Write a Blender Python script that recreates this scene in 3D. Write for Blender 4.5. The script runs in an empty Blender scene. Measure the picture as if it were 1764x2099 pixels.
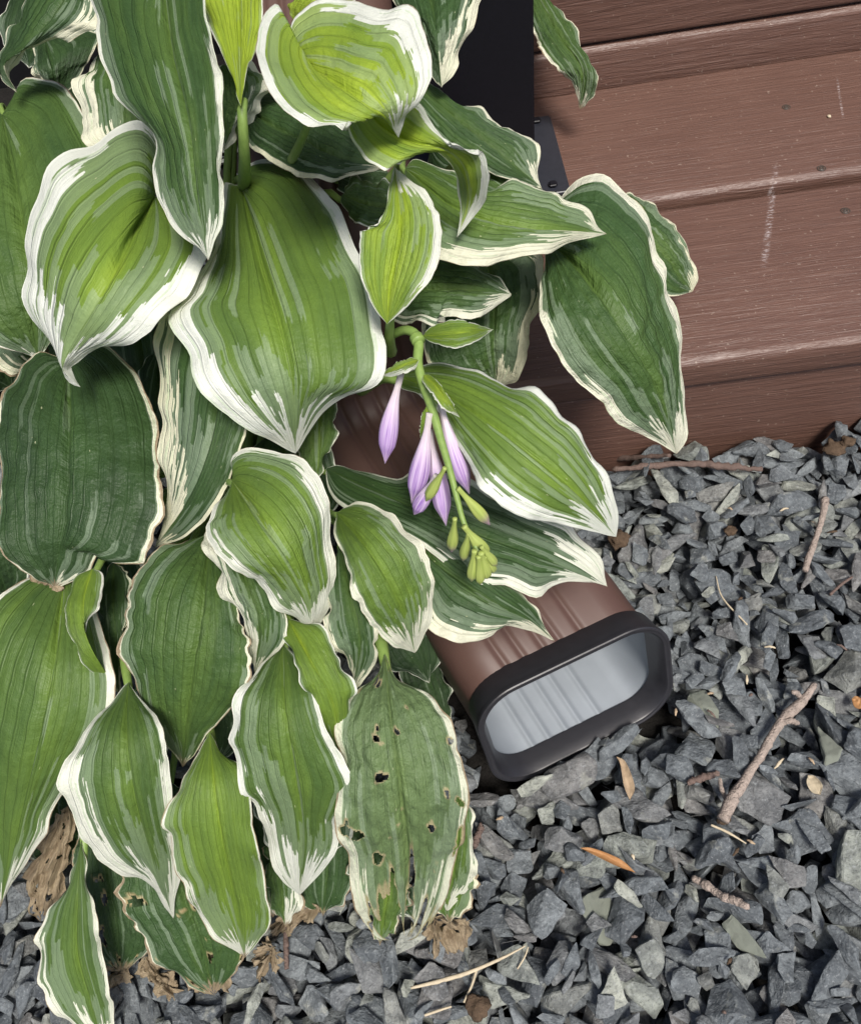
import bpy, bmesh, math, random
import numpy as np
from mathutils import Vector, Matrix, noise
random.seed(7); rng = np.random.default_rng(7)
S = bpy.context.scene
COL = S.collection
# ------------------------------------------------------------------ camera
F_PX = 1650.0; CX, CY = 882.0, 1049.0      # measured on a 1764 x 2098 view of the photograph
CAM = np.array([0, 0, .441])
def _rot():
    p, y, r = np.radians([56.7, 5.9, -12.0])
    C, s = np.cos(np.pi/2-p), np.sin(np.pi/2-p); Rx = np.array([[1,0,0],[0,C,-s],[0,s,C]])
    C, s = np.cos(y), np.sin(y); Rz = np.array([[C,-s,0],[s,C,0],[0,0,1]])
    C, s = np.cos(r), np.sin(r); Rr = np.array([[C,-s,0],[s,C,0],[0,0,1]])
    return Rz @ Rx @ Rr
ROT = _rot()
def hit(px, py, z):
    px = np.asarray(px, float); py = np.asarray(py, float); z = np.asarray(z, float)
    d = np.stack([(px-CX)/F_PX, -(py-CY)/F_PX, -np.ones_like(px)], -1) @ ROT.T
    return CAM + d*((z-CAM[2])/d[..., 2])[..., None]
def proj(P):
    q = (np.asarray(P)-CAM) @ ROT
    return CX+F_PX*q[..., 0]/-q[..., 2], CY-F_PX*q[..., 1]/-q[..., 2]
cam = bpy.data.cameras.new("camera"); co = bpy.data.objects.new("camera", cam); COL.objects.link(co)
cam.sensor_fit = 'VERTICAL'; cam.sensor_height = 24; cam.lens = 24*F_PX/2098
cam.clip_start = .01; cam.clip_end = 200
co.matrix_world = Matrix([list(ROT[i])+[CAM[i]] for i in range(3)]+[[0,0,0,1]])
S.camera = co
# ------------------------------------------------------------------ light
SUN_EL, SUN_AZ = math.radians(60), math.radians(158)
w = bpy.data.worlds.new("World"); S.world = w; w.use_nodes = True
nt = w.node_tree; bg = nt.nodes['Background']
sky = nt.nodes.new('ShaderNodeTexSky'); sky.sky_type = 'NISHITA'; sky.sun_disc = False
sky.sun_elevation = SUN_EL; sky.sun_rotation = SUN_AZ; sky.air_density = .6; sky.dust_density = 3; sky.ozone_density = .6
nt.links.new(sky.outputs[0], bg.inputs[0]); bg.inputs[1].default_value = .095
sun = bpy.data.lights.new("sun", 'SUN'); sun.energy = 3.0; sun.angle = math.radians(16); sun.color = (1, .95, .88)
so = bpy.data.objects.new("sun", sun); COL.objects.link(so)
sd = Vector((math.sin(SUN_AZ)*math.cos(SUN_EL), math.cos(SUN_AZ)*math.cos(SUN_EL), math.sin(SUN_EL)))
so.rotation_euler = sd.to_track_quat('Z', 'Y').to_euler()
S.view_settings.view_transform = 'Standard'; S.view_settings.look = 'None'
S.view_settings.exposure = 0.6; S.view_settings.gamma = 1
# ------------------------------------------------------------------ node helpers
class NT:
    def __init__(s, name):
        s.m = bpy.data.materials.new(name); s.m.use_nodes = True; s.t = s.m.node_tree
        s.bsdf = s.t.nodes['Principled BSDF']; s.out = s.t.nodes['Material Output']
    def n(s, typ, **kw):
        x = s.t.nodes.new('ShaderNode'+typ)
        for k, v in kw.items(): setattr(x, k, v)
        return x
    def put(s, sock, v):
        if v is None: return
        if isinstance(v, bpy.types.NodeSocket): s.t.links.new(v, sock)
        elif hasattr(sock.default_value, '__len__'):
            v = tuple(v) if hasattr(v, '__len__') else (v,)*3
            sock.default_value = v if len(v) == len(sock.default_value) else tuple(v)+(1,)
        else: sock.default_value = v
    def m_(s, op, a, b=None, c=None, clamp=False):
        x = s.n('Math', operation=op, use_clamp=clamp)
        for i, v in enumerate((a, b, c)): s.put(x.inputs[i], v)
        return x.outputs[0]
    def add(s, a, b): return s.m_('ADD', a, b)
    def sub(s, a, b): return s.m_('SUBTRACT', a, b)
    def mul(s, a, b): return s.m_('MULTIPLY', a, b)
    def ss(s, x, lo, hi, a=0., b=1.):
        r = s.n('MapRange', interpolation_type='SMOOTHSTEP')
        for i, v in enumerate((x, lo, hi, a, b)): s.put(r.inputs[i], v)
        return r.outputs[0]
    def mix(s, f, a, b, mode='MIX'):
        x = s.n('Mix', data_type='RGBA', blend_type=mode); x.clamp_factor = True
        s.put(x.inputs[0], f); s.put(x.inputs[6], a); s.put(x.inputs[7], b); return x.outputs[2]
    def vec(s, x=0., y=0., z=0.):
        c = s.n('CombineXYZ'); s.put(c.inputs[0], x); s.put(c.inputs[1], y); s.put(c.inputs[2], z); return c.outputs[0]
    def noise(s, v, scale=5., detail=2., rough=.5, dist=0.):
        x = s.n('TexNoise'); s.put(x.inputs['Vector'], v); x.inputs['Scale'].default_value = scale
        x.inputs['Detail'].default_value = detail; x.inputs['Roughness'].default_value = rough; x.inputs['Distortion'].default_value = dist
        return x.outputs[0]
    def vscale(s, v, k):
        x = s.n('VectorMath', operation='MULTIPLY'); s.put(x.inputs[0], v); s.put(x.inputs[1], k); return x.outputs[0]
    def attr(s, name):
        x = s.n('Attribute', attribute_type='OBJECT', attribute_name=name); return x.outputs['Fac']
    def pos(s): return s.n('NewGeometry').outputs['Position']
    def obj(s): return s.n('TexCoord').outputs['Object']
    def bump(s, h, strength, dist):
        b = s.n('Bump'); b.inputs['Strength'].default_value = strength; b.inputs['Distance'].default_value = dist
        s.put(b.inputs['Height'], h); s.put(s.bsdf.inputs['Normal'], b.outputs[0]); return b.outputs[0]
    def set(s, **kw):
        al = dict(col='Base Color', rough='Roughness', spec='Specular IOR Level', metal='Metallic', coat='Coat Weight')
        for k, v in kw.items(): s.put(s.bsdf.inputs[al[k]], v)
        return s.m
def simple(name, col, rough=.6, spec=.4, var=.25, scale=60, bump=.3, bd=.0006):
    a = NT(name); f = a.noise(a.obj(), scale, 4)
    c = a.mix(f, [x*(1-var) for x in col], [min(1, x*(1+var)) for x in col])
    a.set(col=c, rough=rough, spec=spec); a.bump(a.noise(a.obj(), scale*3, 3), bump, bd); return a.m
# ------------------------------------------------------------------ leaf material
def leaf_material():
    a = NT('hosta_leaf'); uv = a.n('UVMap'); sp = a.n('SeparateXYZ'); a.put(sp.inputs[0], uv.outputs[0])
    u = sp.outputs[0]; v = a.sub(a.mul(sp.outputs[1], 2.), 1.)
    av = a.m_('ABSOLUTE', v); seed = a.attr('seed'); hue = a.attr('hue')
    side = a.m_('GREATER_THAN', v, 0.)
    ml, mr = a.attr('margin_l'), a.attr('margin_r')
    m = a.mul(a.add(a.mul(ml, a.sub(1., side)), a.mul(mr, side)), 1.65)
    def strip(n, k):                                   # one random number per vein-wide strip
        x = a.n('TexWhiteNoise', noise_dimensions='2D')
        wob = a.mul(a.sub(a.noise(a.vec(a.mul(u, 2.2), a.mul(v, 1.5), seed), 2., 2), .5), .035)
        a.put(x.inputs['Vector'], a.vec(a.m_('FLOOR', a.mul(a.add(v, wob), n)), a.add(seed, k), 0.)); return x.outputs[0]
    wob = a.mul(a.sub(a.noise(a.vec(a.mul(u, 2.2), a.mul(v, 1.5), seed), 2., 2), .5), .10)
    vw = a.add(v, a.mul(wob, .35))
    def quant(n): return a.m_('DIVIDE', a.add(a.m_('FLOOR', a.mul(vw, n)), .5), n)
    fine = a.sub(a.noise(a.vec(a.mul(u, 9.), a.mul(quant(52.), 30.), a.add(seed, 3.)), 1., 2, .6), .5)
    fine2 = a.sub(a.noise(a.vec(a.mul(u, 3.6), a.mul(quant(17.), 6.), a.add(seed, 9.)), 1., 2, .5), .5); fine3 = a.sub(a.noise(a.vec(a.mul(u, 3.6), a.mul(quant(14.), 6.), a.add(seed, 19.)), 1., 2, .5), .5)
    tipg = a.mul(a.m_('POWER', a.sub(1., a.m_('MINIMUM', av, 1.)), 6.), .30)
    tipd = a.add(a.mul(a.sub(1., u), 1.5), tipg)
    cont = a.sub(1., av); grow = a.add(.42, a.mul(a.m_('POWER', u, 1.4), 1.0))
    def dq(n): return a.m_('MINIMUM', a.sub(1., a.m_('ABSOLUTE', quant(n))), tipd)
    jag = a.add(a.add(a.mul(a.sub(strip(17., 1.), .5), .75), a.mul(a.sub(strip(44., 2.), .5), .14)), a.add(a.mul(fine, .50), a.mul(fine2, 2.4)))
    wd = a.mul(a.mul(m, grow), a.add(1., jag))
    white = a.ss(a.sub(wd, dq(17.)), -.003, .004)
    minw = a.mul(a.add(.006, a.mul(a.m_('POWER', a.noise(a.vec(a.mul(u, 7.), seed, side), 1.5, 2), 2.5), .14)), a.attr('rim'))
    white = a.m_('MAXIMUM', white, a.ss(a.sub(minw, a.m_('MINIMUM', cont, tipd)), -.004, .006))
    jag2 = a.add(a.add(a.mul(a.sub(strip(14., 5.), .5), 1.3), a.mul(a.sub(strip(38., 7.), .5), .04)), a.add(a.mul(fine, .5), a.mul(fine3, 2.6)))
    w2 = a.mul(a.mul(a.add(a.mul(m, 1.95), .04), grow), a.add(1., jag2))
    grey = a.ss(a.sub(w2, dq(14.)), -.004, .006)
    st = a.m_('GREATER_THAN', strip(15., 11.), .88)
    patch = a.mul(st, a.ss(a.add(a.noise(a.vec(a.mul(u, 2.6), a.mul(quant(15.), 9.), a.add(seed, 20.)), 1., 1), a.mul(fine, .2)), .50, .52))
    grey = a.m_('MAXIMUM', grey, a.mul(patch, a.ss(m, .0, .05)))
    # green body
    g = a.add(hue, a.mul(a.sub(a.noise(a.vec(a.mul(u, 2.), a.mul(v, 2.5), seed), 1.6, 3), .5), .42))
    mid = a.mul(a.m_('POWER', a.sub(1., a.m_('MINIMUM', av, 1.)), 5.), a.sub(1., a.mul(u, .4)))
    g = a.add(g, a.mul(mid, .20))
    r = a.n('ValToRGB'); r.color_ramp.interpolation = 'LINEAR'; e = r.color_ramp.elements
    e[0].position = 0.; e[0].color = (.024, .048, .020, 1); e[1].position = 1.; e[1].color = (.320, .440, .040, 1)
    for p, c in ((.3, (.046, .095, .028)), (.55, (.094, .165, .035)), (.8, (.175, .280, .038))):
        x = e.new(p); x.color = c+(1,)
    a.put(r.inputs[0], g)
    tone = a.mix(.34, r.outputs[0], (.33, .42, .30))
    col = a.mix(grey, r.outputs[0], tone)
    cre = a.mix(a.attr('cream'), (.74, .77, .69), (.72, .69, .42))
    cre = a.mix(a.mul(a.m_('GREATER_THAN', a.add(strip(41., 31.), fine), .93), .5), cre, (.45, .58, .36))
    col = a.mix(white, col, cre)
    # fine grooves between the ribs, faint in colour
    K = a.attr('ribs')
    ph = a.m_('ABSOLUTE', a.m_('SINE', a.mul(a.mul(a.m_('POWER', av, .88), K), math.pi)))
    groove = a.mul(a.sub(1., a.ss(ph, .0, .10)), a.sub(1., a.mul(white, .6))); col = a.mix(a.mul(groove, .38), col, a.vscale(col, (.55, .6, .5)))
    # tan dead rim and specks
    br = a.attr('brown'); bn = a.noise(a.vec(a.mul(u, 9.), a.mul(v, 6.), a.add(seed, 40.)), 1.5, 3, .6)
    dd = a.m_('MINIMUM', a.sub(1., av), a.mul(a.sub(1., u), .8))
    bm = a.ss(a.sub(a.mul(br, a.sub(bn, .25)), dd), 0., .012)
    bcol = a.mix(a.noise(a.obj(), 260., 4), (.13, .085, .05), (.50, .41, .27))
    vo = a.n('TexVoronoi'); a.put(vo.inputs['Vector'], a.vec(a.mul(u, 11.), a.mul(v, 7.), seed)); vo.inputs['Scale'].default_value = 1.
    spk = a.mul(a.m_('LESS_THAN', vo.outputs['Distance'], .055), a.m_('GREATER_THAN', a.noise(a.vec(a.mul(u, 3.), a.mul(v, 3.), a.add(seed, 60.)), 1., 0), .56))
    col = a.mix(a.mul(spk, .6), col, (.55, .58, .35))
    sc_ = a.n('Attribute', attribute_name='scar').outputs['Fac']; col = a.mix(sc_, col, a.mix(a.noise(a.obj(), 500., 2), (.50, .46, .25), (.30, .19, .09))); col = a.mix(a.mul(a.attr('pale'), .5), col, (.27, .34, .22)); col = a.mix(bm, col, bcol); col = a.mix(a.attr('dead'), col, bcol)
    # relief: cross wrinkles between ribs, fine tissue
    h1 = a.noise(a.vec(a.mul(u, 42.), a.mul(v, 11.), seed), 1., 3, .6)
    h2 = a.noise(a.vec(a.mul(u, 8.), a.mul(v, 90.), seed), 1., 2)
    ht = a.sub(a.add(a.mul(h1, a.add(.45, a.mul(a.attr('wrinkle'), 1.3))), a.mul(h2, .45)), a.mul(a.sub(1., a.ss(ph, .0, .34)), .55))
    nb = a.bump(ht, .6, .0016)
    a.set(col=col, rough=a.add(.42, a.mul(h1, .16)), spec=.38)
    tr = a.n('BsdfTranslucent'); a.put(tr.inputs[0], a.mix(.5, col, a.mix(1., col, (1., 1., .25), 'MULTIPLY'))); a.put(tr.inputs['Normal'], nb)
    mx = a.n('MixShader'); mx.inputs[0].default_value = .22
    a.t.links.new(a.bsdf.outputs[0], mx.inputs[1]); a.t.links.new(tr.outputs[0], mx.inputs[2]); a.t.links.new(mx.outputs[0], a.out.inputs[0])
    return a.m
def petiole_material():
    a = NT('hosta_stalk'); n = a.noise(a.vscale(a.obj(), (1, 1, .12)), 500, 2)
    a.set(col=a.mix(n, (.13, .22, .05), (.24, .34, .09)), rough=.45, spec=.4); a.bump(n, .3, .0004); return a.m
def bud_material():
    a = NT('lilac_bud'); uv = a.n('UVMap'); sp = a.n('SeparateXYZ'); a.put(sp.inputs[0], uv.outputs[0]); u, v = sp.outputs[0], sp.outputs[1]
    st = a.noise(a.vec(a.mul(u, 1.4), a.mul(a.m_('FRACT', a.mul(v, 1.)), 26.), a.attr('seed')), 1., 2)
    r = a.n('ValToRGB'); e = r.color_ramp.elements
    e[0].position = 0; e[0].color = (.50, .46, .42, 1); e[1].position = 1.; e[1].color = (.48, .38, .45, 1)
    for p, c in ((.35, (.57, .47, .57)), (.6, (.42, .30, .51)), (.85, (.37, .25, .48))): x = e.new(p); x.color = c+(1,)
    a.put(r.inputs[0], u)
    c = a.mix(a.mul(a.ss(st, .5, .66), a.ss(u, .3, .6)), r.outputs[0], (.24, .13, .38)); c = a.mix(a.mul(a.ss(st, .48, .34), .5), c, (.55, .47, .60))
    a.set(col=c, rough=.5, spec=.35); a.bump(st, .5, .0006)
    a.put(a.bsdf.inputs['Subsurface Weight'], .15); a.put(a.bsdf.inputs['Subsurface Radius'], (.004, .003, .003)); return a.m
def greenbud_material():
    a = NT('green_bud'); uv = a.n('UVMap'); sp = a.n('SeparateXYZ'); a.put(sp.inputs[0], uv.outputs[0])
    st = a.noise(a.vec(a.mul(sp.outputs[0], 2.), a.mul(sp.outputs[1], 22.), a.attr('seed')), 1., 2)
    c = a.mix(st, (.20, .29, .05), (.42, .47, .14)); c = a.mix(a.mul(a.ss(sp.outputs[0], .62, 1.), a.attr('violet')), c, (.30, .19, .27))
    a.set(col=c, rough=.5); a.bump(st, .4, .0005); return a.m
# ------------------------------------------------------------------ hard materials
def deck_material():
    a = NT('brown_composite'); p = a.pos()
    g1 = a.noise(a.vscale(p, (14, 230, 230)), 1., 4, .6, .6); g2 = a.noise(a.vscale(p, (60, 700, 700)), 1., 3, .6, .3); g3 = a.noise(p, 14., 5)
    rdg = a.sub(1., a.m_('ABSOLUTE', a.mul(a.sub(g1, .5), 6.)))
    g4 = a.noise(a.vscale(p, (25, 420, 420)), 1., 3, .7, .8)
    c = a.mix(g3, (.098, .051, .038), (.138, .076, .057)); c = a.mix(a.mul(a.ss(g4, .56, .72), .18), c, (.28, .185, .145)); c = a.mix(a.mul(a.ss(rdg, .65, 1.), .26), c, (.065, .034, .027))
    sp = a.n('SeparateXYZ'); a.put(sp.inputs[0], p)
    def scuff(A, B, wd, col):                           # chalky rub mark on the boards
        d = B-A; L = float(np.hypot(*d[:2])); d = d/L
        rx, ry = a.sub(sp.outputs[0], float(A[0])), a.sub(sp.outputs[1], float(A[1]))
        t = a.add(a.mul(rx, float(d[0])), a.mul(ry, float(d[1]))); s = a.m_('ABSOLUTE', a.sub(a.mul(rx, float(-d[1])), a.mul(ry, float(-d[0]))))
        k = a.mul(a.mul(a.ss(s, wd, wd*.2), a.ss(t, 0., L*.15)), a.ss(t, L, L*.7))
        return a.mix(a.mul(k, a.ss(a.noise(a.vscale(p, (300, 1100, 300)), 1., 3, .7), .46, .75)), col, (.50, .45, .45))
    c = scuff(hit(1562, 560, .089), hit(1592, 322, .089), .0028, c)
    c = scuff(hit(1728, 250, .089), hit(1712, 150, .089), .0012, c)
    dirt = a.ss(a.noise(p, 420., 2), .68, .75); c = a.mix(a.mul(dirt, .35), c, (.42, .34, .28))
    a.set(col=c, rough=a.add(.33, a.mul(g2, .22)), spec=.5)
    a.bump(a.add(a.mul(g1, 1.), a.add(a.mul(g2, .35), a.mul(g4, .9))), .6, .0014); return a.m
def slate_material(name, island):
    a = NT(name); p = a.pos()
    r = a.n('ObjectInfo').outputs['Random'] if not island else a.n('NewGeometry').outputs['Random Per Island']
    off = a.vec(a.mul(r, 37.), a.mul(r, 91.), a.mul(r, 13.)); vv = a.n('VectorMath', operation='ADD'); a.put(vv.inputs[0], p); a.put(vv.inputs[1], off); q = vv.outputs[0]
    ra = a.n('ValToRGB'); e = ra.color_ramp.elements; e[0].position = 0; e[0].color = (.066, .077, .087, 1); e[1].position = 1; e[1].color = (.22, .235, .21, 1)
    for pp, c in ((.3, (.090, .104, .115)), (.6, (.116, .132, .143)), (.8, (.112, .112, .112)), (.9, (.158, .176, .164))): x = e.new(pp); x.color = c+(1,)
    a.put(ra.inputs[0], r)
    n1 = a.noise(q, 110., 5, .65); n2 = a.noise(q, 620., 4, .75); n3 = a.noise(a.vscale(q, (1, 1, 5)), 240., 4, .65, .8)
    c = a.mix(a.ss(n1, .35, .7), a.vscale(ra.outputs[0], (.8, .8, .8)), a.vscale(ra.outputs[0], (1.75, 1.72, 1.66)))
    c = a.mix(a.mul(a.ss(n2, .54, .70), .6), c, (.32, .34, .35)); c = a.mix(a.mul(a.ss(n2, .47, .32), .6), c, (.035, .037, .040)); c = a.mix(a.mul(a.ss(n3, .58, .72), .5), c, (.035, .037, .04))
    pt = a.noise(q, 60., 4, .7); c = a.mix(a.mul(a.ss(pt, .60, .70), .55), c, (.33, .34, .30))
    a.set(col=c, rough=a.add(.52, a.mul(n1, .25)), spec=.42)
    a.bump(a.add(a.add(a.mul(n1, 1.2), a.mul(n3, .7)), a.mul(n2, .5)), .9, .0016); return a.m
MAT = {}
MAT['leaf'] = leaf_material(); MAT['stalk'] = petiole_material(); MAT['bud'] = bud_material(); MAT['gbud'] = greenbud_material()
MAT['deck'] = deck_material(); MAT['slate'] = slate_material('slate_stone', False); MAT['slate_bed'] = slate_material('slate_bed', True)
MAT['pale'] = simple('pale_stone', (.215, .235, .195), .65, .4, .45, 260, .6, .001)
MAT['soil'] = simple('dark_soil', (.012, .011, .010), .95, .2, .5, 90, .8, .004)
MAT['black'] = simple('black_metal', (.006, .006, .009), .45, .3, .3, 500, .12, .0003)
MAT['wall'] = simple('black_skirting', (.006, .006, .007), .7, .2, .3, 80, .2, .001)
MAT['foot'] = simple('black_base_plate', (.022, .024, .032), .35, .45, .3, 300, .15, .0003)
MAT['rubber'] = simple('black_plastic', (.020, .020, .024), .42, .5, .25, 220, .12, .0004)
MAT['brown'] = simple('brown_painted_metal', (.082, .045, .036), .5, .4, .12, 60, .08, .0004)
MAT['inner'] = simple('pale_metal_lining', (.25, .28, .31), .5, .5, .15, 50, .2, .0003); MAT['inner'].node_tree.nodes['Principled BSDF'].inputs['Metallic'].default_value = .4
MAT['screw'] = simple('screw_head', (.05, .04, .032), .4, .5, .3, 900, .3, .0003)
MAT['bark'] = simple('twig_bark', (.34, .28, .24), .8, .25, .6, 330, 1., .0016)
MAT['redbark'] = simple('reddish_bark', (.135, .095, .080), .75, .3, .4, 420, .7, .001)
MAT['straw'] = simple('dry_straw', (.48, .41, .29), .7, .3, .3, 500, .4, .0004)
MAT['dry'] = simple('dry_leaf', (.36, .27, .18), .8, .2, .5, 240, .6, .0008)
MAT['orange'] = simple('orange_dry_leaf', (.36, .19, .08), .6, .3, .35, 240, .4, .0005)
MAT['crumb'] = simple('brown_crumb', (.085, .058, .038), .9, .2, .6, 400, .8, .001)
# ------------------------------------------------------------------ object helpers
def link(name, me, mat=None, parent=None, smooth=True):
    if mat: me.materials.append(mat)
    if smooth: me.polygons.foreach_set('use_smooth', [True]*len(me.polygons))
    o = bpy.data.objects.new(name, me); COL.objects.link(o)
    if parent is not None: o.parent = parent
    return o
def tag(o, label=None, cat=None, group=None, kind=None):
    for k, v in (('label', label), ('category', cat), ('group', group), ('kind', kind)):
        if v: o[k] = v
    return o
def empty(name, loc, label, cat, group=None):
    o = bpy.data.objects.new(name, None); COL.objects.link(o); o.location = loc; o.empty_display_size = .02
    return tag(o, label, cat, group)
def rel(V, parent):                                     # world coordinates into the parent's (parents are only translated)
    V = np.array(V, float)
    p = parent
    while p is not None: V = V-np.array(p.location); p = p.parent
    return V
def mesh_from(name, V, Fc, uv=None):
    me = bpy.data.meshes.new(name); me.from_pydata([tuple(v) for v in V], [], Fc)
    if uv is not None:
        l = me.uv_layers.new(name='UVMap'); idx = np.empty(len(me.loops), int); me.loops.foreach_get('vertex_index', idx)
        l.data.foreach_set('uv', np.asarray(uv)[idx].ravel())
    me.update(); return me
def grid_faces(nu, nv, keep=None, wrap=False):
    out = []
    for i in range(nu-1):
        for j in range(nv if wrap else nv-1):
            if keep is None or keep[i, j]:
                k = (j+1) % nv; out.append((i*nv+j, i*nv+k, (i+1)*nv+k, (i+1)*nv+j))
    return out
def spline(P, n):
    """Catmull-Rom through P, n points evenly spaced by length."""
    P = np.array(P, float)
    if len(P) == 2: t = np.linspace(0, 1, n)[:, None]; return P[0]*(1-t)+P[1]*t
    Q = np.vstack([2*P[0]-P[1], P, 2*P[-1]-P[-2]]); out = []
    for i in range(1, len(Q)-2):
        t = np.linspace(0, 1, 16, endpoint=False)[:, None]; a, b, c, d = Q[i-1:i+3]
        out.append(.5*((2*b)+(c-a)*t+(2*a-5*b+4*c-d)*t*t+(3*b-a-3*c+d)*t**3))
    out = np.vstack(out+[P[-1:]]); L = np.r_[0, np.cumsum(np.linalg.norm(np.diff(out[:, :2], axis=0), axis=1))]
    s = np.linspace(0, L[-1], n); return np.stack([np.interp(s, L, out[:, k]) for k in range(P.shape[1])], 1)
def tube(name, pts, rad, mat, parent=None, sides=10, n=24, knots=0., flat=1., world=True, seed=0):
    P = spline(pts, n); R = np.interp(np.linspace(0, 1, n), np.linspace(0, 1, len(rad)), rad); r2 = np.random.default_rng(seed+len(name))
    if knots: R = R*(1+knots*(r2.random(n)-.3)); P = P+r2.normal(size=P.shape)*R[:, None]*knots*.35
    T = np.gradient(P, axis=0); T /= np.linalg.norm(T, axis=1)[:, None]+1e-12
    up = np.array([0, 0, 1.]) if abs(T[0][2]) < .9 else np.array([1., 0, 0]); V = []; UV = []
    A = np.cross(T[0], up); A /= np.linalg.norm(A)
    for i in range(n):
        A = A-T[i]*(A@T[i]); A /= np.linalg.norm(A); B = np.cross(T[i], A)
        for j in range(sides):
            th = 2*math.pi*j/sides; V.append(P[i]+R[i]*(A*math.cos(th)+B*math.sin(th)*flat)); UV.append((i/(n-1), j/sides))
    Fc = grid_faces(n, sides, wrap=True); V += [P[0], P[-1]]; UV += [(0, .5), (1, .5)]; k = n*sides
    Fc += [(k, (j+1) % sides, j) for j in range(sides)]+[(k+1, (n-1)*sides+j, (n-1)*sides+(j+1) % sides) for j in range(sides)]
    V = np.array(V)
    if parent is None: c = V.mean(0); V = V-c
    else: V = rel(V, parent)
    o = link(name, mesh_from(name, V, Fc, UV), mat, parent)
    if parent is None: o.location = c
    return o
# ------------------------------------------------------------------ leaf builder
NV = 7*2*6+1
LEAF_POLYS = []
def leaf(parent, M, L, R, z, hue=.5, ml=.1, mr=.1, cream=.1, dl=-.006, dr=-.006, bl=.004, br_=.004, brown=.04, ruffle=.0023, wr=.35,
         dead=0., rim=1., holes=0., tear=0., petiole='auto', name='leaf', label=None, amp=1., seed=None, nu=60, pr=.0022, track=True, acum=.30, pale=0., nv=NV):
    seed = seed if seed is not None else random.random()*50
    r2 = np.random.default_rng(int(seed*1000)); M = np.array(M, float)
    m2 = spline(M, nu); l2 = spline(np.vstack([M[:1], L, M[-1:]]), nu); q2 = spline(np.vstack([M[:1], R, M[-1:]]), nu)
    if track: LEAF_POLYS.append(np.vstack([l2, q2[::-1]]))
    u = np.linspace(0, 1, nu); zz = np.interp(u, np.linspace(0, 1, len(z)), z)
    if len(z) > 2: zz = spline(np.stack([np.linspace(0, 1, len(z))*1000, z], 1), nu)[:, 1]
    env = np.sin(np.pi*u)**.6; v = np.linspace(-1, 1, nv); av = np.abs(v)
    tt_ = np.clip((u-.76)/.24, 0, 1)[:, None]; l2 = m2+(l2-m2)*(1-acum*tt_); q2 = m2+(q2-m2)*(1-acum*tt_)
    dl, dr, bl, br_ = dl*.45, dr*.45, bl*.3, br_*.3
    M3 = hit(m2[:, 0], m2[:, 1], zz); L3 = hit(l2[:, 0], l2[:, 1], zz+dl*env); R3 = hit(q2[:, 0], q2[:, 1], zz+dr*env)
    P = np.empty((nu, nv, 3))
    for j in range(nv):
        E, b = (L3, bl) if v[j] < 0 else (R3, br_); s = av[j]
        P[:, j] = M3+(E-M3)*s; P[:, j, 2] += b*4*s*(1-s)*env
    gu = np.gradient(P, axis=0); gv = np.gradient(P, axis=1); N = np.cross(gu, gv); N /= np.linalg.norm(N, axis=2)[..., None]+1e-12
    vc = CAM-P.mean((0, 1)); N *= np.sign((N*vc).sum(2))[..., None]
    wid = np.linalg.norm(R3-L3, axis=1)/2
    K = nrib = int(r2.choice([6, 7, 7, 8])); ribs = (np.abs(np.sin(np.pi*K*av**.88))+.02)**.42
    h = amp*np.minimum(wid, .03)[:, None]*.030*ribs[None]*(np.clip((1-av)*5, 0, 1)*np.clip(.35+av*2, 0, 1))[None]*np.clip(np.minimum(u*6, (1-u)*4), 0, 1)[:, None]
    h += -amp*np.minimum(wid, .03)[:, None]*.10*np.exp(-(av/.05)**2)[None]*np.clip((1-u)*2, 0, 1)[:, None]      # sunken midrib
    ph = r2.random(6)*6.28; f1, f2 = 2.2+r2.random()*1.5, 4.5+r2.random()*2.5
    for sgn, a0 in ((-1, 0), (1, 1)):
        wv = np.sin(2*np.pi*f1*u+ph[a0])+.55*np.sin(2*np.pi*f2*u+ph[a0+2])+.12*np.sin(2*np.pi*11*u+ph[a0+4])
        h += ruffle*wv[:, None]*(av**3)[None]*(np.sign(v) == sgn)[None]*env[:, None]
    if wr:
        W = np.array([[noise.noise(Vector((a*24, b*6.5, seed)))+.6*noise.noise(Vector((a*11, b*3, seed))) for b in v] for a in u]); h += W*(wr+.12)*.0013*env[:, None]
    if dead:
        W = np.array([[noise.noise(Vector((a*5, b*2.5, seed)))+.5*noise.noise(Vector((a*13, b*6, seed))) for b in v] for a in u]); h += W*.008*dead*env[:, None]
    P = P+N*h[..., None]
    # edges nibbled a little so that the outline is not a clean curve
    jit = np.array([[noise.noise(Vector((a*22, s*9, seed+5))) for s in (-1, 1)] for a in u])*(.0007+.0025*(brown > .1)+.004*dead)
    for k, sgn in ((0, -1), (1, 1)):
        E = (L3 if sgn < 0 else R3)-M3; E /= np.linalg.norm(E, axis=1)[:, None]+1e-9
        P += E[:, None]*(jit[:, k]*env)[:, None, None]*((av**6)*(np.sign(v) == sgn))[None, :, None]
    keep = None
    if holes or tear:
        keep = np.ones((nu-1, nv-1), bool); sc = np.zeros((nu, nv)); ww = wid.mean()*1.2
        for i in range(nu-1):
            for j in range(nv-1):
                q = noise.noise(Vector((u[i]*15, v[j]*3.3, seed)))+.22*noise.noise(Vector((u[i]*50, v[j]*11, seed)))+.12*noise.noise(Vector((u[i]*2, v[j]*1.2, seed)))
                if holes and q > .62-holes and av[j] < .93: keep[i, j] = False
                dtip = (1-u[i])*2.2
                tn = tear*(.45+.9*noise.noise(Vector((v[j]*5.5, 1, seed)))+.25*noise.noise(Vector((u[i]*20, v[j]*12, seed))))
                if tear and dtip < tn: keep[i, j] = False
                sc[i, j] = max((q-(.53-holes))/.05 if holes else 0, (tn+.09-dtip)/.06 if tear else 0)
    Fc = grid_faces(nu, nv, keep); uv = np.stack(np.meshgrid(u, v*.5+.5, indexing='ij'), -1).reshape(-1, 2)
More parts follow.
